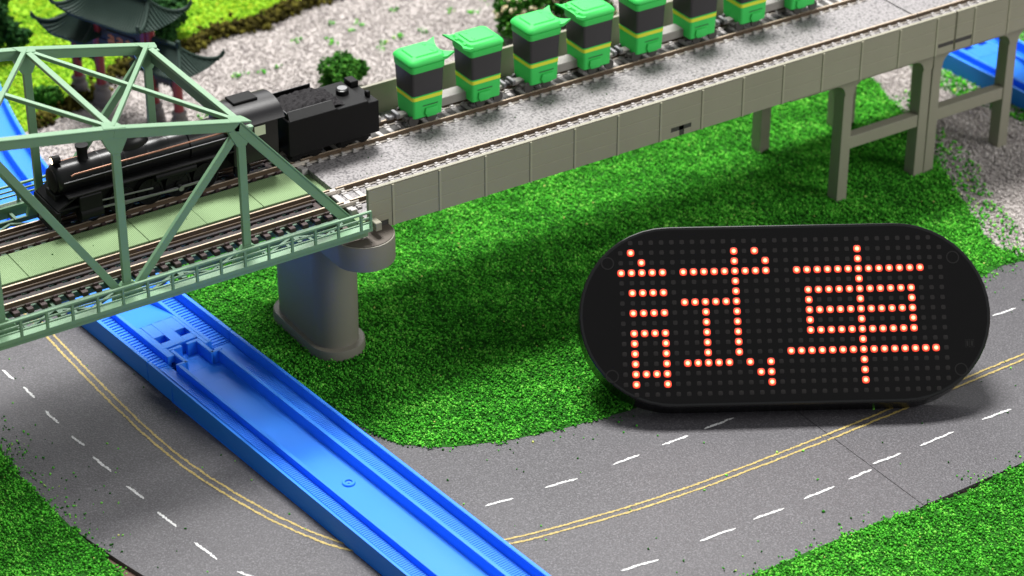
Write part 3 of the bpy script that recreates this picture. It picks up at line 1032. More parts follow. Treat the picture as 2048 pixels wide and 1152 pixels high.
# ------------------------------------------------------------------ blue toy track
def blue_track(label, length, plateau_end, socket_end, ribs=True):
    """local frame: u across (0 centre), v along (0 .. length); placed later"""
    T = thing('toy_track', label, 'toy track', (0, 0, 0))
    H0 = 0.0
    zt, zr, zg, zc = 7.7, 6.3, 3.5, 1.8
    U = [-16.6, -15.3, -8.6, -7.2, 7.2, 8.6, 15.3, 16.6]
    prof = [(U[0], 0), (U[0], zt), (U[1], zt), (U[1], zg), (U[2], zg), (U[2], zr), (U[3], zr), (U[3], zc), (U[4], zc), (U[4], zr), (U[5], zr), (U[5], zg), (U[6], zg), (U[6], zt), (U[7], zt), (U[7], 0),
            (U[7] - 0.9, 0), (U[7] - 0.9, 1.0), (U[0] + 0.9, 1.0), (U[0] + 0.9, 0)]
    v0 = 15.0 if socket_end else 0.0
    me = MB()
    me.extr([(u, v0, z) for u, z in prof], (0, length - v0, 0))
    if socket_end:
        # first 15 mm: only outer walls and grooves, the middle narrows into the hook
        for s2 in (-1, 1):
            a, b = sorted((s2 * 16.6, s2 * 15.3))
            me.span(a, b, 0, v0, 0, zt)
            a, b = sorted((s2 * 15.3, s2 * 8.6))
            me.span(a, b, 0, v0, 1.0, zg)
    add_obj('body', me.mesh('body', M['blue'], (0, 0, 0), 0.22, 2), T)
    # traction ribs in both grooves
    if ribs:
        m = MB()
        v = v0 + 2 if socket_end else 6.0
        fine = 1.0
        end = length - (26 if plateau_end else 4)
        while v < end:
            for s2 in (-1, 1):
                m.box((s2 * 11.95, v, zg + 0.06), (6.2, 0.5, 0.3))
            v += fine
        o = add_obj('groove_ribs', m.mesh('groove_ribs', M['blue']), T)
        o['kind'] = 'stuff'
    return T

def track_coarse(T, v0, v1):
    m = MB()
    v = v0
    while v < v1:
        for s2 in (-1, 1):
            m.box((s2 * 11.95, v, 3.62), (6.2, 0.8, 0.6))
        v += 1.75
    o = add_obj('groove_ribs', m.mesh('groove_ribs', M['blue'], (0, 0, 0), 0.08), T)
    o['kind'] = 'stuff'

def joint_parts(T, v0, direction):
    """raised tongue plate with two square holes, hook and socket walls; direction=+1 towards growing v"""
    zr, zc = 6.3, 1.8
    d = direction
    def sp(m, u0, u1, a, b, z0, z1):
        y0, y1 = sorted((v0 + d * a, v0 + d * b))
        return m.span(u0, u1, y0, y1, z0, z1)
    m = MB()
    # plate at ridge level with holes at u=-4.6..-1.4 and 2.2..5.4
    sp(m, -7.3, -6.0, 0, 16, zc, zr - 0.1)
    sp(m, -6.0, -1.9, 7.6, 16, zc, zr - 0.1)
    sp(m, -6.0, -1.9, 0, 3.4, zc, zr - 0.1)
    sp(m, -1.9, 1.9, 0, 16, zc, zr - 0.1)
    sp(m, 1.9, 6.0, 7.6, 16, zc, zr - 0.1)
    sp(m, 1.9, 6.0, 0, 3.4, zc, zr - 0.1)
    sp(m, 6.0, 7.3, 0, 16, zc, zr - 0.1)
    # ramp from the plate down to the channel floor
    a, b = v0 + d * 16, v0 + d * 40
    m.add([(-7.2, a, zr - 0.1), (7.2, a, zr - 0.1), (7.2, b, zc), (-7.2, b, zc), (-7.2, a, zc - 0.3), (7.2, a, zc - 0.3), (7.2, b, zc - 0.3), (-7.2, b, zc - 0.3)],
          [(0, 1, 2, 3), (7, 6, 5, 4), (0, 4, 5, 1), (2, 6, 7, 3), (0, 3, 7, 4), (1, 5, 6, 2)])
    add_obj('joint_plate', m.mesh('joint_plate', M['blue'], (0, 0, 0), 0.2, 2), T)
    for u in (-4.0, 4.0):
        mm = MB()
        sp(mm, u - 2.0, u + 2.0, 3.5, 7.5, 1.1, 2.4)
        add_obj('hole_floor', mm.mesh('hole_floor', M['blue']), T)

def place(T, p0, ang):
    """p0: world position of the track's v=0 centre; ang: heading of +v measured from +Y towards +X"""
    T.location = Vector((p0[0], p0[1], GROUND - 0.4)) * S
    T.rotation_euler = (0, 0, -ang)

ANG = math.atan(-0.0835)          # heading of +Y along the near tracks
# near piece runs from the joint towards the viewer (its v grows towards -Y)
near = blue_track('blue toy track piece with a raised ring, crossing the road in front of the bridge', 216, False, True)
place(near, (36.1 - 0.0, 4.2), ANG + math.pi)
# socket of the near piece: walls that frame the hook
m = MB()
zr = 6.25
for s2 in (-1, 1):
    # local u is mirrored in world (track is turned round)
    a, b = sorted((s2 * 7.2, s2 * 8.6))
    m.span(a, b, 6.0, 15.0, 1.0, zr)
    a, b = sorted((s2 * 4.6, s2 * 8.6))
    m.span(a, b, 4.7, 6.0, 1.0, zr)
    a, b = sorted((s2 * 4.4, s2 * 5.8))
    m.span(a, b, -3.5, 6.0, 1.0, zr)
    a, b = sorted((s2 * 1.0, s2 * 5.8))
    m.span(a, b, -4.9, -3.5, 1.0, zr)
m.span(-8.6, 8.6, 6.0, 15.2, 1.0, 1.8)
m.span(-4.4, 4.4, -3.5, 6.0, 1.0, 1.75)
add_obj('socket_wall', m.mesh('socket_wall', M['blue'], (0, 0, 0), 0.25, 2), near)
rg = MB()
rg.lathe((-1.2, 90.5, 1.7), (0, 0, 1), [(0, 2.1), (0.5, 2.1), (0.7, 1.9), (0.7, 1.25), (0.2, 1.1), (0.1, 0.3)], 28)
add_obj('raised_ring', rg.mesh('raised_ring', M['blue'], (0, 0, 0), 0, 1, True), near)

far = blue_track('blue toy track piece with two square holes, passing under the truss bridge', 54, False, False, False)
place(far, (36.1, 4.6), ANG)
track_coarse(far, 1.0, 52)
# its joint plate starts beyond the hook of the near piece
joint_parts(far, 5.6, 1)
m = MB()
m.span(-8.5, -5.9, 0.1, 5.6, 3.4, 6.2)
m.span(5.9, 8.5, 0.1, 5.6, 3.4, 6.2)
add_obj('joint_block', m.mesh('joint_block', M['blue'], (0, 0, 0), 0.2, 2), far)

def curved_track(label, p0, ang0, ang1, length):
    T = thing('toy_track', label, 'toy track', (p0[0], p0[1], GROUND - 0.4))
    zt, zr, zg, zc = 7.7, 6.3, 3.5, 1.8
    U = [-16.6, -15.3, -8.6, -7.2, 7.2, 8.6, 15.3, 16.6]
    prof = [(U[0], 0), (U[0], zt), (U[1], zt), (U[1], zg), (U[2], zg), (U[2], zr), (U[3], zr), (U[3], zc), (U[4], zc), (U[4], zr), (U[5], zr), (U[5], zg), (U[6], zg), (U[6], zt), (U[7], zt), (U[7], 0)]
    N = 40
    p = Vector((0, 0, 0))
    ring = []
    for k in range(N + 1):
        a = ang0 + (ang1 - ang0) * k / N
        d = Vector((math.sin(a), math.cos(a), 0))
        r = Vector((math.cos(a), -math.sin(a), 0))
        ring.append([p + r * u + Vector((0, 0, z)) for u, z in prof])
        p = p + d * (length / N)
    m = MB()
    n = len(prof)
    vs = [q for rr in ring for q in rr]
    fs = [(i * n + j, (i + 1) * n + j, (i + 1) * n + (j + 1) % n, i * n + (j + 1) % n) for i in range(N) for j in range(n)]
    fs += [list(range(n))[::-1], [N * n + j for j in range(n)]]
    m.add(vs, fs)
    add_obj('body', m.mesh('body', M['blue'], (0, 0, 0), 0.2, 2), T)
    return T
_e = Vector((36.1, 4.6, 0)) + Vector((math.sin(ANG), math.cos(ANG), 0)) * 54.4
curved_track('blue toy track piece curving away behind the truss bridge', (_e.x + 1.2, _e.y), ANG, ANG + 0.46, 230)
ne = blue_track('blue toy track piece behind the trestle legs on the gravel', 108, False, False)
place(ne, (413.5, 46.0), math.pi - 0.03)
joint_parts(ne, 1.0, 1)

# ------------------------------------------------------------------ led sign
SU = Vector((0.86484069, -0.50200268, -0.00662513))
SV = Vector((0.36125925, 0.6130985, 0.70256813))
SN = Vector((-0.34862923, -0.6100029, 0.71158564))
SC = Vector((192.22, -114.01, -32.29))
PITCH = 3.375
SG = thing('led_sign', 'black rounded dot matrix sign lit with two orange-red characters, leaning back on the road', 'sign', (205, -85, GROUND))
def sp(u, v, n):
    return SC + SU * u + SV * v + SN * n
def stad2(cu, cv, half, r, k=22):
    pts = []
    for i in range(k + 1):
        a = -math.pi / 2 + math.pi * i / k
        pts.append((cu + (half - r) + r * math.cos(a), cv + r * math.sin(a)))
    for i in range(k + 1):
        a = math.pi / 2 + math.pi * i / k
        pts.append((cu - (half - r) + r * math.cos(a), cv + r * math.sin(a)))
    return pts
o_ = stad2(0.6, 0.55, 67.1, 30.0)
m = MB()
layers = [(0.0, 66.75, 29.65), (-0.35, 67.1, 30.0), (-10.2, 67.1, 30.0), (-11.5, 66.2, 29.1)]
rings = [[sp(u, v, n) for u, v in stad2(0.6, 0.55, h, r)] for n, h, r in layers]
n_ = len(rings[0])
vs_ = [p for r_ in rings for p in r_]
fs_ = [(i * n_ + j, i * n_ + (j + 1) % n_, (i + 1) * n_ + (j + 1) % n_, (i + 1) * n_ + j) for i in range(3) for j in range(n_)]
fs_ += [list(range(n_)), [3 * n_ + j for j in range(n_)][::-1]]
m.add(vs_, fs_)
part('case', SG, m, M['signblack'], 0, 1, True)
m = MB().extr([sp(u, v, 0.01) for u, v in stad2(0.6, 0.55, 66.0, 28.9)], SN * 0.1)
part('face', SG, m, M['signface'])
lit = set()
def L_(cs, rs):
    for c_ in cs:
        for r_ in rs:
            lit.add((c_, r_))
r1 = lambda a, b: range(a, b + 1)
L_([1], [1]); L_([2], [2]); L_(r1(0, 4), [3]); L_(r1(1, 4), [5, 7, 9, 13]); L_([1, 4], r1(9, 14))
L_([11], r1(1, 11)); L_([13], [1]); L_([14], [2]); L_(r1(6, 14), [3]); L_(r1(6, 11), [6]); L_([8], r1(6, 12)); L_(r1(6, 10), [12])
L_([12], [12]); L_([14], r1(12, 14)); L_([13], [13])
L_([23], r1(1, 14)); L_(r1(17, 29), [3]); L_(r1(18, 28), [5, 7, 9]); L_([18, 28], r1(5, 9)); L_(r1(16, 30), [11])
def led_mesh(name, h, thick, mat):
    mm = MB()
    pts = []
    for k in range(24):
        a = 2 * math.pi * k / 24
        ca, sa = math.cos(a), math.sin(a)
        q = (abs(ca) ** 4.0 + abs(sa) ** 4.0) ** -0.25
        pts.append((h * q * ca, h * q * sa))
    mm.prism(pts, 0, thick * 0.6)
    mm2 = MB()
    n = len(pts)
    mm2.add([(a, b, 0) for a, b in pts] + [(a, b, thick * 0.55) for a, b in pts] + [(a * 0.7, b * 0.7, thick) for a, b in pts],
            [(i, (i + 1) % n, n + (i + 1) % n, n + i) for i in range(n)] + [(n + i, n + (i + 1) % n, 2 * n + (i + 1) % n, 2 * n + i) for i in range(n)] + [[2 * n + i for i in range(n)]])
    return mm2.mesh(name, mat, (0, 0, 0), 0, 1, True)
on_me = led_mesh('lit_led', 1.18, 0.2, M['ledon'])  # wider than the unlit ones, leaves room for the painted halo
off_me = led_mesh('led', 0.74, 0.06, M['ledoff'])
rotS = Matrix((SU, SV, SN)).transposed().to_euler()
offs = []
nled = 0
for c_ in range(32):
    for r_ in range(16):
        if (c_ in (0, 31)) and (r_ in (0, 15)):
            continue
        p = sp((c_ - 15.5) * PITCH, (7.5 - r_) * PITCH, 0.1) - BASE[SG.name]
        if (c_, r_) in lit:
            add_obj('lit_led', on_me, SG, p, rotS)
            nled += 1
        else:
            offs.append((r_, c_, p))
offs.sort(key=lambda q: -q[0])
room = 295 - nled
for r_, c_, p in offs[:room]:
    add_obj('led', off_me, SG, p, rotS)
mm = MB()
for r_, c_, p in offs[room:]:
    m0 = Matrix((SU, SV, SN)).transposed()
    q = []
    for k in range(16):
        a = 2 * math.pi * k / 16
        ca, sa = math.cos(a), math.sin(a)
        g = (abs(ca) ** 4 + abs(sa) ** 4) ** -0.25 * 0.74
        q.append(BASE[SG.name] + p + SU * (g * ca) + SV * (g * sa))
    mm.extr(q, SN * 0.06)
o = part('led_rows', SG, mm, M['ledoff'])
o['kind'] = 'stuff'
for u, v in ((-56.6, 18.6), (-56.6, -19.0), (56.6, 18.4), (56.6, -19.2)):
    rr = MB()
    ro = [sp(u + 2.15 * math.cos(a), v + 2.15 * math.sin(a), 0.1) for a in np.linspace(0, 2 * math.pi, 29)[:-1]]
    ri = [sp(u + 1.75 * math.cos(a), v + 1.75 * math.sin(a), 0.1) for a in np.linspace(0, 2 * math.pi, 29)[:-1]]
    n = len(ro)
    up = [p + SN * 0.06 for p in ro] + [p + SN * 0.06 for p in ri]
    rr.add(ro + ri + up, [(2 * n + i, 2 * n + (i + 1) % n, 3 * n + (i + 1) % n, 3 * n + i) for i in range(n)] + [(i, (i + 1) % n, 2 * n + (i + 1) % n, 2 * n + i) for i in range(n)] +
           [(n + (i + 1) % n, n + i, 3 * n + i, 3 * n + (i + 1) % n) for i in range(n)])
    part('screw_ring', SG, rr, M['ring'])
for du in (-0.75, 0.75):
    rr = MB()
    for (a, b, c2, d2) in ((-0.7, 0.7, 1.2, 1.32), (-0.7, 0.7, -1.32, -1.2), (-0.7, -0.58, -1.2, 1.2), (0.58, 0.7, -1.2, 1.2), (-0.3, 0.3, -0.9, 0.9)):
        rr.extr([sp(60.0 + du + x, -10.6 + y, 0.1) for x, y in ((a, c2), (b, c2), (b, d2), (a, d2))], SN * 0.05)
    part('port_mark', SG, rr, M['ring'])
# wire stand behind the case
top = sp(0, 10, -9.5)
m = MB()
for du in (-30, 30):
    a = sp(du, 12, -11.2)
    m.tube([a, (a.x + 16, a.y + 27, GROUND)], 1.2, 8)
part('rear_prop', SG, m, M['signblack'], 0, 1, True)

# ------------------------------------------------------------------ bins on flat cars
def rrect(x0, x1, y0, y1, r, n=4):
    pts = []
    for cx, cy, a0 in ((x1 - r, y0 + r, -90), (x1 - r, y1 - r, 0), (x0 + r, y1 - r, 90), (x0 + r, y0 + r, 180)):
        for k in range(n + 1):
            a = R(a0 + 90 * k / n)
            pts.append((cx + r * math.cos(a), cy + r * math.sin(a)))
    return pts
def loft(m, secs):
    n = len(secs[0][0])
    vs, fs = [], []
    for pts, z in secs:
        vs += [(a, b, z) for a, b in pts]
    for i in range(len(secs) - 1):
        fs += [(i * n + j, i * n + (j + 1) % n, (i + 1) * n + (j + 1) % n, (i + 1) * n + j) for j in range(n)]
    fs += [list(range(n))[::-1], [(len(secs) - 1) * n + j for j in range(n)]]
    return m.add(vs, fs)
def make_bin():
    """local: x along the track, hinge at +x, z=0 at the base; 11.4 wide at the base"""
    B = thing('wheelie_bin', '', 'bin', (0, 0, 0))
    def sec(z, grow=0.0):
        k = z / 17.5
        hx = 5.8 + 0.6 * k + grow
        hy = 5.5 + 0.6 * k + grow
        return (rrect(-hx, hx, -hy, hy, 1.1), z)
    m = MB()
    loft(m, [sec(0), sec(0.4), sec(6.7)])
    add_obj('lower_body', m.mesh('lower_body', M['bingreen'], (0, 0, 0), 0, 1, True), B)
    m = MB()
    loft(m, [sec(6.7, 0.06), sec(8.0, 0.06)])
    add_obj('stripe', m.mesh('stripe', M['binyellow'], (0, 0, 0), 0, 1, True), B)
    m = MB()
    loft(m, [sec(8.0), sec(8.5)])
    add_obj('thin_band', m.mesh('thin_band', M['bingreen'], (0, 0, 0), 0, 1, True), B)
    m = MB()
    loft(m, [sec(8.5), sec(17.4)])
    add_obj('upper_body', m.mesh('upper_body', M['binblack'], (0, 0, 0), 0, 1, True), B)
    # rim and lid
    m = MB()
    loft(m, [(rrect(-6.45, 6.6, -6.15, 6.15, 1.3), 17.2), (rrect(-6.65, 6.8, -6.35, 6.35, 1.4), 17.6), (rrect(-6.75, 6.9, -6.45, 6.45, 1.4), 19.5), (rrect(-6.5, 6.7, -6.2, 6.2, 1.4), 19.7)])
    rim = add_obj('rim', m.mesh('rim', M['bingreen'], (0, 0, 0), 0, 1, True), B)
    m = MB()
    loft(m, [(rrect(-6.9, 6.9, -6.55, 6.55, 1.7), 19.9), (rrect(-7.15, 7.3, -6.8, 6.8, 1.9), 20.3), (rrect(-7.0, 7.2, -6.65, 6.65, 1.9), 21.0), (rrect(-6.1, 6.6, -5.8, 5.8, 1.7), 22.0),
             (rrect(-4.9, 5.6, -4.6, 4.6, 1.3), 22.2), (rrect(-4.5, 5.4, -4.2, 4.2, 1.2), 22.7), (rrect(-4.2, 5.2, -3.9, 3.9, 1.0), 22.75)])
    lid = add_obj('lid', m.mesh('lid', M['bingreen'], (0, 0, 0), 0, 1, True), B)
    # hinge side: a lip with a hollow edge that sweeps up into two ears
    ny = 12
    top, bot = [], []
    for k in range(ny + 1):
        y = -6.7 + 13.4 * k / ny
        e = abs(y / 6.7)
        xo = 7.9 + 2.2 * e ** 2.0
        zt_ = 21.1 + 1.3 * e ** 2
        top += [(5.8, y, 21.3), (7.2, y, 21.2), (xo, y, zt_)]
        bot += [(5.8, y, 20.1), (7.2, y, 20.1), (xo, y, zt_ - 0.7)]
    n = len(top)
    fs = []
    for k in range(ny):
        for q in range(2):
            a = k * 3 + q
            fs += [(a, a + 1, a + 4, a + 3), (n + a + 3, n + a + 4, n + a + 1, n + a)]
        fs += [(k * 3 + 2, n + k * 3 + 2, n + k * 3 + 5, k * 3 + 5), (k * 3, k * 3 + 3, n + k * 3 + 3, n + k * 3)]
    fs += [(0, n, n + 1, 1), (1, n + 1, n + 2, 2), (n - 3, n - 2, 2 * n - 2, 2 * n - 3), (n - 2, n - 1, 2 * n - 1, 2 * n - 2)]
    m = MB().add(top + bot, fs)
    add_obj('lid_lip', m.mesh('lid_lip', M['bingreen'], (0, 0, 0), 0, 1, True), lid)
    m = MB()
    for y in (-2.6, 2.6):
        m = MB().extr([(2.0, y - 0.9, 22.2), (7.0, y - 0.9, 21.0), (7.6, y - 0.9, 21.6), (3.4, y - 0.9, 23.0)], (0, 1.8, 0))
        add_obj('lid_rib', m.mesh('lid_rib', M['bingreen'], (0, 0, 0), 0.2, 2, True), lid)
    # foot blocks and slot
    for s2 in (-1, 1):
        m = MB()
        y0, y1 = sorted((s2 * 5.2, s2 * 6.3))
        m.extr([(-0.8, y0, 0.0), (2.9, y0, 0.0), (3.6, y0, 1.3), (3.4, y0, 3.4), (-1.2, y0, 3.4), (-1.6, y0, 1.6)], (0, y1 - y0, 0))
        add_obj('foot_block', m.mesh('foot_block', M['bingreen'], (0, 0, 0), 0.25, 2, True), B)
        m = MB().box((0.8, s2 * 5.62, 4.3), (6.0, 0.4, 0.22))
        add_obj('slot', m.mesh('slot', M['binblack']), B)
    return B
B0 = make_bin()
def make_car():
    Cc = thing('flat_car', '', 'rail car', (0, 0, 0))
    m = MB().box((0, 1.2, 4.6), (30.0, 5.4, 2.4))
    m.box((0, 0, 3.2), (44, 3.0, 1.2))
    add_obj('frame', m.mesh('frame', M['car'], (0, 0, 0), 0.15), Cc)
    for sx in (-1, 1):
        bg = MB().box((sx * 13.5, 0, 2.2), (12, 7.6, 1.3))
        o = add_obj('bogie', bg.mesh('bogie', M['cardark'], (0, 0, 0), 0.15), Cc)
        for dx in (-3.6, 3.6):
            wl = MB()
            for y in (-4.3, 4.3):
                wl.lathe((sx * 13.5 + dx, y - 0.45, 1.9), (0, 1, 0), [(0, 1.9), (0.9, 1.9)], 18)
            wl.tube([(sx * 13.5 + dx, -4.3, 1.9), (sx * 13.5 + dx, 4.3, 1.9)], 0.4, 8)
            add_obj('wheelset', wl.mesh('wheelset', M['cardark'], (0, 0, 0), 0, 1, True), o)
        cp_ = MB().box((sx * 23.3, 0, 3.1), (2.6, 1.5, 1.0))
        cp_.box((sx * 24.4, 0.8, 3.1), (1.2, 2.4, 1.4))
        cp_.box((sx * 21.6, 0, 4.0), (1.4, 4.4, 1.6))
        add_obj('coupler', cp_.mesh('coupler', M['steel'], (0, 0, 0), 0.2), Cc)
    return Cc
C0 = make_car()
TY = 16.5
binx = [134.3, 157.9, 181.9, 204.4, 227.2, 251.0, 274.0, 297.4]
names_b = ['lidded green and black bin next to the coal tender', 'green and black bin second from the coal tender, lid ears towards the tender',
           'green and black bin third from the coal tender, in front of the cream flowers', 'green and black bin fourth from the coal tender, beside the cream flower bush',
           'green and black bin fifth from the coal tender', 'green and black bin sixth from the coal tender', 'green and black bin seventh from the coal tender', 'green and black bin last in the row from the coal tender']
for i, x in enumerate(binx):
    o = B0 if i == 0 else clone_tree(B0)
    o.location = Vector((x, TY, 3.0)) * S
    o.rotation_euler = (0, 0, 0 if i % 2 == 0 else math.pi)
    tag(o, names_b[i], 'bin', 'green and black bins on the flat cars')
names_c = ['pale grey flat car coupled right behind the coal tender', 'pale grey flat car second behind the coal tender', 'pale grey flat car third behind the coal tender', 'pale grey flat car last behind the coal tender']
for i in range(4):
    o = C0 if i == 0 else clone_tree(C0)
    o.location = Vector(((binx[2 * i] + binx[2 * i + 1]) / 2, TY, 0)) * S
    tag(o, names_c[i], 'rail car', 'flat cars carrying bins')

# ------------------------------------------------------------------ steam locomotive and tender
LO = thing('steam_locomotive', 'black steam locomotive with a copper boiler pipe inside the truss bridge', 'locomotive', (35, TY, 0))
bz, br = 15.4, 5.4
m = MB().lathe((-1.5, TY, bz), (1, 0, 0), [(0, 1.0), (0.2, 4.2), (0.9, 5.0), (1.6, 5.25), (14, 5.25), (14.3, br), (46, br), (46.3, 5.9), (60, 5.9)], 36)
bo = part('boiler', LO, m, M['blackloco'], 0, 1, True)
for x in (14.2, 22, 30, 38, 46):
    part('boiler_band', LO, MB().lathe((x, TY, bz), (1, 0, 0), [(0, br + 0.12), (0.5, br + 0.12)], 36), M['blackloco'], 0, 1, True, sub=bo)
part('smokebox_door', LO, MB().lathe((-1.7, TY, bz), (-1, 0, 0), [(-0.4, 4.3), (0.1, 4.2), (0.7, 3.0), (0.95, 0.5)], 28), M['blackmatt'], 0, 1, True)
m = MB().lathe((9.5, TY, 19.9), (0, 0, 1), [(0, 2.3), (0.9, 1.7), (3.6, 1.75), (4.6, 2.1), (5.2, 2.15), (5.25, 1.5)], 24)
part('chimney', LO, m, M['blackmatt'], 0, 1, True)
m = MB().lathe((26, TY, 20.0), (0, 0, 1), [(0, 2.9), (1.4, 2.8), (3.0, 2.3), (3.9, 1.2), (4.1, 0.2)], 24)
m2 = MB()
for p in m.v:
    p.x = 26 + (p.x - 26) * 2.3
part('dome', LO, m, M['blackloco'], 0, 1, True)
part('safety_valve', LO, MB().lathe((44, TY, 20.6), (0, 0, 1), [(0, 0.8), (2.0, 0.8), (2.6, 0.4)], 14), M['blackmatt'], 0, 1, True)
hl = part('headlight', LO, MB().lathe((-0.6, TY, 22.2), (-1, 0, 0), [(-2.2, 1.35), (0, 1.5), (0.5, 1.5)], 20), M['blackmatt'], 0, 1, True)
t = NT('headlight_bulb')
t.base((1, 0.85, 0.6))
t.b.inputs['Emission Color'].default_value = (1, 0.78, 0.5, 1)
t.b.inputs['Emission Strength'].default_value = 4.0
part('headlight_lens', LO, MB().lathe((-1.05, TY, 22.2), (-1, 0, 0), [(-0.1, 1.2), (0.18, 1.0), (0.3, 0.2)], 18), t.m, 0, 1, True, sub=hl)
# running boards, pipe, handrail
for s2 in (-1, 1):
    y0, y1 = sorted((TY + s2 * 4.5, TY + s2 * 8.7))
    part('running_board', LO, MB().span(0, 59, y0, y1, 12.0, 12.5), M['blackloco'], 0.08)
    y0 = TY + s2 * 5.25
    part('boiler_pipe', LO, MB().tube([(3, y0, 17.9), (4.2, y0, 18.3), (57, y0, 18.3), (59, y0, 17.2)], 0.33, 10), M['copper'], 0, 1, True)
    part('hand_rail', LO, MB().tube([(0, TY + s2 * 6.0, 16.5), (58, TY + s2 * 6.0, 16.5)], 0.2, 6), M['steel'], 0, 1, True)
    # cylinders
    part('cylinder', LO, MB().lathe((3.2, TY + s2 * 7.2, 5.2), (1, 0, 0), [(0, 1.6), (0.3, 2.6), (8.0, 2.6), (8.3, 1.6)], 20), M['blackmatt'], 0, 1, True)
    part('steam_chest', LO, MB().span(3.4, 11.2, *sorted((TY + s2 * 4.2, TY + s2 * 9.2)), 6.4, 11.9), M['blackmatt'], 0.3)
    part('air_tank', LO, MB().lathe((30, TY + s2 * 7.0, 10.2), (1, 0, 0), [(0, 0.4), (0.6, 1.5), (15, 1.5), (15.6, 0.4)], 18), M['blackmatt'], 0, 1, True)
for k, x in enumerate((19.5, 29.5, 39.5, 49.5)):
    for s2 in (-1, 1):
        wo = part('driving_wheel', LO, MB().lathe((x, TY + s2 * 4.1, 4.6), (0, s2, 0), [(0, 4.9), (0.3, 4.6), (1.2, 4.6), (1.2, 3.9), (0.9, 3.8)], 30), M['blackmatt'], 0, 1, True)
        hub = MB().lathe((x, TY + s2 * 4.1, 4.6), (0, s2, 0), [(0.6, 1.1), (1.5, 1.0)], 14)
        for q in range(10):
            a = 2 * math.pi * q / 10
            hub.bar((x, TY + s2 * 4.9, 4.6), (x + 4.0 * math.cos(a), TY + s2 * 4.9, 4.6 + 4.0 * math.sin(a)), 0.5, 0.45, (0, 1, 0))
        part('spokes', LO, hub, M['blackmatt'], 0, sub=wo)
for s2 in (-1, 1):
    part('coupling_rod', LO, MB().bar((19.5, TY + s2 * 6.1, 3.6), (49.5, TY + s2 * 6.1, 3.6), 0.5, 0.9), M['steel'], 0.1)
    part('connecting_rod', LO, MB().bar((11, TY + s2 * 7.0, 5.2), (39.5, TY + s2 * 7.0, 3.7), 0.5, 0.8), M['steel'], 0.1)
    part('valve_rod', LO, MB().bar((11, TY + s2 * 7.6, 8.0), (29.5, TY + s2 * 7.6, 7.0), 0.4, 0.6), M['steel'], 0.1)
    part('crank', LO, MB().lathe((39.5, TY + s2 * 6.0, 3.7), (0, s2, 0), [(0, 0.9), (1.5, 0.9)], 14), M['steel'], 0, 1, True)
    part('leading_wheel', LO, MB().lathe((9.5, TY + s2 * 4.1, 2.5), (0, s2, 0), [(0, 2.7), (0.3, 2.5), (1.1, 2.5), (1.1, 2.0)], 22), M['blackmatt'], 0, 1, True)
    part('trailing_wheel', LO, MB().lathe((63, TY + s2 * 4.1, 2.9), (0, s2, 0), [(0, 3.1), (0.3, 2.9), (1.1, 2.9), (1.1, 2.3)], 22), M['blackmatt'], 0, 1, True)
part('frame', LO, MB().span(-2.5, 74, TY - 3.6, TY + 3.6, 4.0, 11.6), M['blackmatt'], 0.2)
m = MB().span(-4.6, -3.2, TY - 9, TY + 9, 5.0, 8.4)
m.span(-4.0, 3.5, TY - 8.6, TY + 8.6, 8.2, 9.0)
part('buffer_beam', LO, m, M['blackmatt'], 0.2)
m = MB().extr([(-3.8, TY - 8.4, 5.0), (-5.8, TY - 5, 1.0), (-5.8, TY + 5, 1.0), (-3.8, TY + 8.4, 5.0)], (0.9, 0, 0))
part('cow_catcher', LO, m, M['blackmatt'], 0.1)
part('front_step', LO, MB().extr([(-3.8, TY - 8.4, 9.0), (2.6, TY - 8.4, 12.2), (2.6, TY + 8.4, 12.2), (-3.8, TY + 8.4, 9.0)], (0.4, 0, -0.5)), M['blackmatt'], 0.1)
part('front_coupler', LO, MB().box((-5.6, TY, 4.2), (2.4, 1.6, 1.4)), M['steel'], 0.2)
# cab
cb = part('cab', LO, MB().span(58.5, 75.0, TY - 8.7, TY + 8.7, 6.5, 20.4), M['blackloco'], 0.2)
arc = []
for k in range(15):
    a = -1 + 2 * k / 14
    arc.append((TY + a * 9.4, 20.2 + 4.9 * (1 - a * a) ** 0.62))
m = MB().extr([(57.3, y, z) for y, z in arc], (20.0, 0, 0))
rf = part('cab_roof', LO, m, M['cabroof'], 0, 1, True)
part('roof_vent', LO, MB().box((67, TY + 1.0, 25.3), (9, 6.2, 1.0)), M['blackmatt'], 0.25, sub=rf)
for x in (63.0, 68.3):
    part('cab_window', LO, MB().span(x - 2.0, x + 2.0, TY - 8.86, TY - 8.6, 15.6, 19.0), M['glass'] if x > 65 else M['blackmatt'], 0.05, sub=cb)

TE = thing('coal_tender', 'black coal tender heaped with coal behind the steam locomotive', 'tender', (96, TY, 0))
m = MB()
m.extr([(78.6, TY - 9.0, 4.5), (113.0, TY - 9.0, 4.5), (113.0, TY - 9.0, 16.2), (109.2, TY - 9.0, 16.2), (109.0, TY - 9.0, 17.0), (97.5, TY - 9.0, 17.0), (97.0, TY - 9.0, 17.4), (78.6, TY - 9.0, 17.4)], (0, 18.0, 0))
tb = part('tank', TE, m, M['blackmatt'], 0.2)
for s2 in (-1, 1):
    part('coal_board', TE, MB().extr([(79.2, TY + s2 * 8.5, 17.3), (96.5, TY + s2 * 8.5, 17.3), (96.0, TY + s2 * 7.2, 20.3), (79.2, TY + s2 * 7.2, 20.3)], (0, s2 * 0.4, 0)), M['blackloco'], 0.05)
part('coal_board', TE, MB().span(79.2, 79.7, TY - 7.2, TY + 7.2, 17.3, 19.6), M['blackloco'], 0.05)
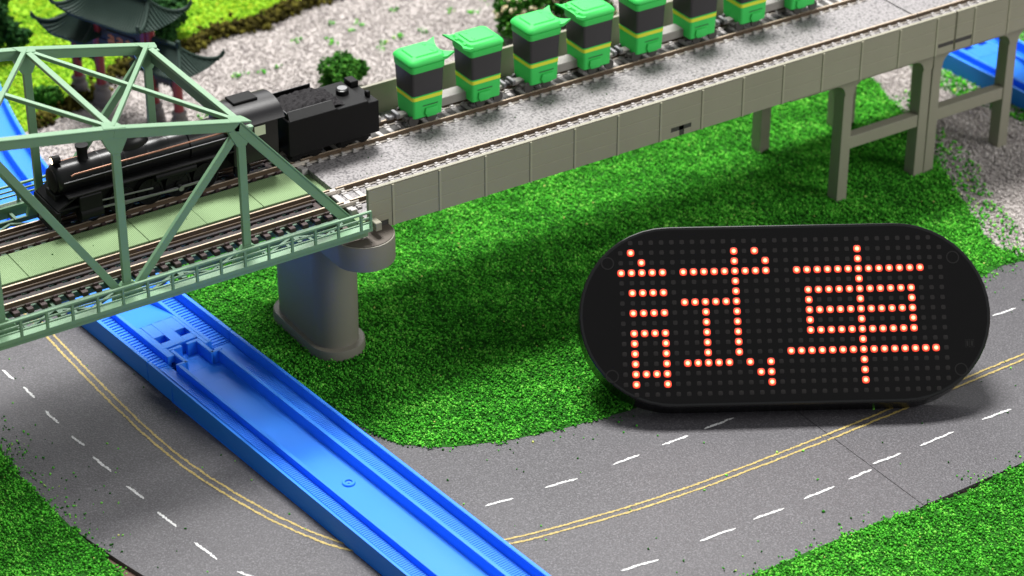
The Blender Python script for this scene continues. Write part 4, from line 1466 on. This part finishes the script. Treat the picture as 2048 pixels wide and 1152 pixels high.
# coal heap: displaced grid
m = MB()
nx, ny = 26, 20
vs_ = []
for i in range(nx + 1):
    for j in range(ny + 1):
        u, v = i / nx, j / ny
        x = 79.6 + 21.5 * u
        y = TY - 7.1 + 14.2 * v
        e = min(1, 4 * min(v, 1 - v) + 0.35) * min(1, 3.2 * (1 - u)) * min(1, 0.75 + u)
        z = 17.3 + 2.9 * e + random.uniform(-0.3, 0.3)
        vs_.append((x, y, z))
m.add(vs_, [(i * (ny + 1) + j, (i + 1) * (ny + 1) + j, (i + 1) * (ny + 1) + j + 1, i * (ny + 1) + j + 1) for i in range(nx) for j in range(ny)])
part('coal_heap', TE, m, M['coal'])
part('water_hatch', TE, MB().lathe((104.6, TY + 0.8, 17.0), (0, 0, 1), [(0, 2.2), (1.5, 2.2), (1.8, 1.7)], 20), M['blackloco'], 0, 1, True)
part('hatch_lid', TE, MB().lathe((104.6, TY + 0.8, 18.8), (0, 0, 1), [(0, 1.8), (0.3, 1.7)], 20), M['steel'], 0, 1, True)
part('rear_lamp', TE, MB().box((111.4, TY - 4.2, 17.2), (1.4, 1.8, 2.0)), M['blackmatt'], 0.2)
part('rear_rail', TE, MB().span(109.6, 112.8, TY + 4.0, TY + 8.6, 16.2, 18.3), M['blackmatt'], 0.2)
for bx in (86.5, 105.0):
    o = part('bogie', TE, MB().span(bx - 6, bx + 6, TY - 6.6, TY + 6.6, 2.0, 4.5), M['blackmatt'], 0.2)
    for dx in (-3.8, 3.8):
        for s2 in (-1, 1):
            part('wheel', TE, MB().lathe((bx + dx, TY + s2 * 4.1, 2.6), (0, s2, 0), [(0, 2.8), (0.3, 2.6), (1.1, 2.6), (1.1, 2.1)], 20), M['blackmatt'], 0, 1, True, sub=o)
part('drawbar', TE, MB().span(74.0, 79.0, TY - 1.6, TY + 1.6, 4.6, 6.4), M['blackmatt'], 0.1)
part('rear_coupler', TE, MB().span(112.8, 117.2, TY - 1.0, TY + 1.0, 3.6, 5.2), M['car'], 0.2)
part('rear_coupler', TE, MB().span(116.2, 118.0, TY - 1.6, TY + 2.2, 3.2, 5.6), M['car'], 0.3)

# ------------------------------------------------------------------ gate with tiled roofs
GO = Vector((100.0, 183.4, GROUND))
gs = Vector((0.358, -0.934, 0))
gn = Vector((0.934, 0.358, 0))
GT = thing('tiled_gate', 'red columned gate with dark green upturned tiled roofs on the gravel', 'gate', GO)
def gp(s, t_, z):
    return GO + gs * s + gn * t_ + Vector((0, 0, z))
def gbox(s0, s1, t0, t1, z0, z1):
    m = MB()
    m.add([gp(s, t_, z) for z in (z0, z1) for s, t_ in ((s0, t0), (s1, t0), (s1, t1), (s0, t1))],
          [(3, 2, 1, 0), (4, 5, 6, 7), (0, 1, 5, 4), (1, 2, 6, 5), (2, 3, 7, 6), (3, 0, 4, 7)])
    return m
for s0, h in ((-27, 30), (-14.3, 44), (14.3, 44), (27, 30)):
    cpt = gp(s0, 0, 0)
    part('column', GT, MB().lathe(cpt, (0, 0, 1), [(4, 2.15), (5, 2.0), (h, 1.9)], 20), M['red'], 0, 1, True)
    part('plinth', GT, MB().lathe(cpt, (0, 0, 1), [(-0.8, 4.0), (2.0, 4.0), (2.4, 3.4), (4.0, 3.5), (5.6, 3.3), (6.4, 2.5), (8.5, 3.1), (9.2, 2.3)], 20), M['stone'], 0, 1, True)
for a, b, z in ((-27, -14.3, 20), (-14.3, 14.3, 26), (14.3, 27, 20)):
    part('lintel', GT, gbox(a + 1.5, b - 1.5, -1.1, 1.1, z, z + 4), M['eave'], 0.15)
    part('panel', GT, gbox(a + 1.5, b - 1.5, -0.6, 0.6, z + 4, z + 8.5), M['eave'], 0.1)
    # arched bracket under the lintel
    n = 14
    pr = [(a + 1.6, z + 0.1)] + [(a + 1.6 + (b - a - 3.2) * k / n, z - 5.2 * (abs(2 * k / n - 1) ** 3)) for k in range(n + 1)] + [(b - 1.6, z + 0.1)]
    m = MB().extr([gp(s, -0.5, q) for s, q in pr], gn * 1.0)
    part('arch_bracket', GT, m, M['eave'])
    for k in range(5):
        s = a + 3 + (b - a - 6) * k / 4
        part('fret_bar', GT, gbox(s - 0.35, s + 0.35, -0.9, 0.9, z - 1.2, z + 0.1), M['eave'])
part('upper_lintel', GT, gbox(-13, 13, -1.4, 1.4, 34.5, 42), M['eave'], 0.15)
for s in (-12.5, 12.5):
    part('upper_post', GT, gbox(s - 1.2, s + 1.2, -2.4, 2.4, 33, 45), M['red'], 0.15)
pq = part('plaque', GT, gbox(-7.5, 7.5, -2.1, -1.4, 27.5, 35), M['eave'], 0.1)
# three orange characters, too soft in the photograph to read: a few strokes each
for k, s in enumerate((-4.6, 0.0, 4.6)):
    m = MB()
    for (a, b, c2, d2) in ((-1.5, 1.5, 32.8, 33.4), (-1.7, 1.7, 30.9, 31.5), (-1.3, 1.3, 29.0, 29.6), (-0.3, 0.3, 28.6, 33.9), (-1.6, -1.0, 28.8, 31.0), (1.0, 1.6, 29.4, 33.0)):
        q = [gp(s + x, -2.12, z) for x, z in ((a, c2), (b, c2), (b, d2), (a, d2))]
        m.extr(q, gn * -0.15)
    part('character', GT, m, M['orange'], 0, sub=pq)

def tiled_roof(nm, s0, s1, half, z_e, z_r, ridge_in0, ridge_in1, tips0=True, tips1=True, lift=5.0, hook=0.7):
    """hipped roof with hollow slopes and swept-up corners; ridge along s"""
    ns, nt = 30, 16
    m = MB()
    grid = []
    rs0, rs1 = s0 + ridge_in0, s1 - ridge_in1
    for i in range(ns + 1):
        u = i / ns
        row = []
        for j in range(nt + 1):
            v = 2 * j / nt - 1                # -1 front eave .. 1 back eave
            av = abs(v)
            # the outline widens from ridge to eave
            sl0 = rs0 + (s0 - rs0) * av
            sl1 = rs1 + (s1 - rs1) * av
            s = sl0 + (sl1 - sl0) * u
            e = max(0, (abs(2 * u - 1) - 0.55) / 0.45)
            if (u < 0.5 and not tips0) or (u > 0.5 and not tips1):
                e = 0
            up = lift * (e ** 2.2) * av ** 2
            t_ = v * half * (1 + 0.16 * e ** 2 * av)
            z = z_r - (z_r - z_e) * (1 - (1 - av) ** 1.6) + up
            ss = s + (1 if u > 0.5 else -1) * 2.2 * e ** 3 * av
            row.append(gp(ss, t_, z))
        grid.append(row)
    vs = [p for row in grid for p in row]
    n1 = nt + 1
    fs = [(i * n1 + j, (i + 1) * n1 + j, (i + 1) * n1 + j + 1, i * n1 + j + 1) for i in range(ns) for j in range(nt)]
    lo = [p - Vector((0, 0, 0.9)) for p in vs]
    N = len(vs)
    fs += [(N + b, N + a, N + d, N + c) for a, b, c, d in fs[:ns * nt]]
    edge = [(i, 0) for i in range(ns + 1)] + [(ns, j) for j in range(1, nt + 1)] + [(i, nt) for i in range(ns - 1, -1, -1)] + [(0, j) for j in range(nt - 1, 0, -1)]
    ids = [i * n1 + j for i, j in edge]
    fs += [(ids[k], ids[(k + 1) % len(ids)], N + ids[(k + 1) % len(ids)], N + ids[k]) for k in range(len(ids))]
    m.add(vs + lo, fs)
    rf = part(nm, GT, m, M['tile'], 0, 1, True)
    # end hips: close the two ends with their own slope
    for e, i in ((0, 0), (1, ns)):
        m = MB()
        row = grid[i]
        mid = row[nt // 2]
        cen = [p for p in row]
        k = len(cen)
        low = sum((row[0], row[-1]), Vector()) / 2
        # eave line between the two corners, bulging outward
        outv = gs * (1 if e else -1)
        ev = []
        for q in range(k):
            f = q / (k - 1)
            p = row[0].lerp(row[-1], f)
            sag = 4 * f * (1 - f)
            ev.append(p + outv * (0.6 * sag) - Vector((0, 0, lift * 0.62 * min(1, sag * 1.15) * (1 if (tips0, tips1)[e] else 0.0))))
        rows = []
        for q in range(k):
            rows.append([cen[q].lerp(ev[q], g / 4) - Vector((0, 0, 0.5 * math.sin(math.pi * g / 4))) for g in range(5)])
        vv = [p for r_ in rows for p in r_]
        ff = [(q * 5 + g, (q + 1) * 5 + g, (q + 1) * 5 + g + 1, q * 5 + g + 1) for q in range(k - 1) for g in range(4)]
        m.add(vv, ff)
        part('hip_end', GT, m, M['tile'], 0, 1, True, sub=rf)
        m = MB()
        for q in range(1, k - 1, 1):
            m.tube([rows[q][g] + Vector((0, 0, 0.25)) for g in range(5)], 0.32, 6)
        part('tile_rolls', GT, m, M['tile'], 0, 1, True, sub=rf)
        # hip ridges with hooked tips
        for j in (0, nt):
            path = [grid[i][q] + Vector((0, 0, 0.5)) for q in (range(nt // 2, -1, -1) if j == 0 else range(nt // 2, nt + 1))]
            if (tips0, tips1)[e]:
                d = (path[-1] - path[-3]).normalized()
                h = Vector((d.x, d.y, 0)).normalized()
                path += [path[-1] + (h * 1.6 + Vector((0, 0, 1.1))) * hook, path[-1] + (h * 2.6 + Vector((0, 0, 3.0))) * hook, path[-1] + (h * 2.7 + Vector((0, 0, 4.4))) * hook]
            rr = [0.75] * (len(path) - 3) + [0.85, 0.8, 0.55]
            part('hip_ridge', GT, MB().tube(path, rr, 8), M['tile'], 0, 1, True, sub=rf)
    # tile rolls down both slopes
    cnt = int((s1 - s0) / 1.35)
    m = MB()
    for k in range(1, cnt):
        u = k / cnt
        i = u * ns
        i0 = min(int(i), ns - 1)
        f = i - i0
        for rng_ in (range(nt // 2, -1, -1), range(nt // 2, nt + 1)):
            pts = [grid[i0][j].lerp(grid[i0 + 1][j], f) + Vector((0, 0, 0.2)) for j in rng_]
            m.tube(pts, 0.36, 6)
    o = part('tile_rolls', GT, m, M['tile'], 0, 1, True, sub=rf)
    o['kind'] = 'stuff'
    # main ridge with end blocks
    part('ridge', GT, MB().tube([gp(rs0 - 0.5, 0, z_r + 0.7), gp(rs1 + 0.5, 0, z_r + 0.7)], 1.0, 10), M['tile'], 0, 1, True, sub=rf)
    for s in (rs0, rs1):
        part('ridge_finial', GT, gbox(s - 0.9, s + 0.9, -0.8, 0.8, z_r, z_r + 3.2), M['tile'], 0.3, sub=rf)
    # dark boarding below
    part('eave_board', GT, gbox(s0 + 4, s1 - 4, -half * 0.62, half * 0.62, z_e - 1.2, z_e + 1.0), M['eave'], 0.2, sub=rf)
tiled_roof('main_roof', -20.0, 20.0, 11.5, 43.0, 52.5, 5.0, 5.0, True, True, 3.2)
tiled_roof('side_roof', 12.5, 37.0, 10.0, 28.5, 36.5, 2.0, 8.0, False, True, 2.2)
tiled_roof('side_roof', -33.0, -12.5, 10.0, 30.5, 37.0, 6.0, 2.0, True, False, 5.0)

# ------------------------------------------------------------------ bushes and trees
def clump(name, label, cat, base, radius, height, n, mat, size, trunk=None, group=None, shape='round', flowers=0):
    T = thing(name, label, cat, base, group)
    b = Vector(base)
    P = []
    nb = 14
    lobes = []
    for k in range(nb):
        a = random.uniform(0, 2 * math.pi)
        r_ = radius * math.sqrt(random.random()) * 0.7
        hz = random.uniform(0.25, 0.8) * height
        if shape == 'cone':
            r_ *= (1.15 - hz / height)
        lobes.append((b.x + r_ * math.cos(a), b.y + r_ * math.sin(a), b.z + hz, radius * random.uniform(0.32, 0.5) * (1.25 - 0.6 * hz / height if shape == 'cone' else 1)))
    while len(P) < n:
        lx, ly, lz, lr = random.choice(lobes)
        v = Vector((random.gauss(0, 1), random.gauss(0, 1), random.gauss(0, 1))).normalized() * lr * random.random() ** 0.35
        p = (lx + v.x, ly + v.y, lz + v.z * 0.9)
        if p[2] > b.z - 0.5:
            P.append(p)
    P = np.array(P)
    tint = np.clip(0.25 + 0.5 * (P[:, 2] - b.z) / height * rng.random(len(P)) + 0.25 * rng.random(len(P)), 0, 1)
    tint = rng.random(len(P)) * 0.9
    o = crumbs('crown', P, size * (0.6 + 0.8 * rng.random(len(P))), tint, M[mat], T, (1.2, 1.0, 0.45), b)
    st = MB()
    st.tube([b - Vector((0, 0, 1)), b + Vector((0.4, 0.2, height * 0.4)), b + Vector((0.2, -0.3, height * 0.8))], [radius * 0.1, radius * 0.07, radius * 0.03], 8)
    for k in range(5):
        lx, ly, lz, lr = lobes[k]
        st.tube([b + Vector((0.3, 0, height * 0.25)), Vector((lx, ly, lz))], [radius * 0.05, radius * 0.02], 6)
    add_obj('trunk', st.mesh('trunk', M['bark'], b, 0, 1, True), T)
    if flowers:
        Q = []
        for k in range(flowers):
            lx, ly, lz, lr = random.choice(lobes)
            v = Vector((random.gauss(0, 1), random.gauss(0, 1), abs(random.gauss(0, 1)))).normalized() * lr * 1.02
            c0 = Vector((lx, ly, lz)) + v
            for q in range(6):
                Q.append(tuple(c0 + Vector((random.gauss(0, 0.55), random.gauss(0, 0.55), random.gauss(0, 0.45)))))
        Q = np.array(Q)
        crumbs('blossom', Q, 0.62 + 0.4 * rng.random(len(Q)), rng.random(len(Q)), M['flower'], T, (1, 1, 0.8), b)['kind'] = 'stuff'
    return T
clump('bush', 'small leafy green bush on the gravel behind the coal tender', 'bush', (181, 153, -60), 11, 15, 3000, 'leaf', 0.75)
clump('flower_bush', 'green bush full of cream flowers behind the third bin', 'bush', (268, 158, -60), 15, 27, 3600, 'leaf', 1.05, flowers=95, group='flower bushes behind the bins')
clump('flower_bush', 'green bush full of cream flowers behind the fourth and fifth bins', 'bush', (298, 156, -60), 17, 27, 3800, 'leaf', 1.05, flowers=95, group='flower bushes behind the bins')
clump('tree', 'dark green tree at the meadow edge beyond the blue track', 'tree', (78, 262, -60), 13, 34, 3200, 'darkleaf', 1.25)
clump('tree', 'dark green tree standing close behind the tiled gate', 'tree', (140, 236, -60), 13, 26, 3200, 'darkleaf', 1.25)
clump('shrub', 'low dark shrub between the blue track and the gate', 'bush', (76, 208, -60), 7, 7, 900, 'leaf', 0.95)
clump('shrub', 'tiny dark shrub alone in the meadow left behind the gate', 'bush', (97, 248, -60), 3, 4, 260, 'darkleaf', 0.8)
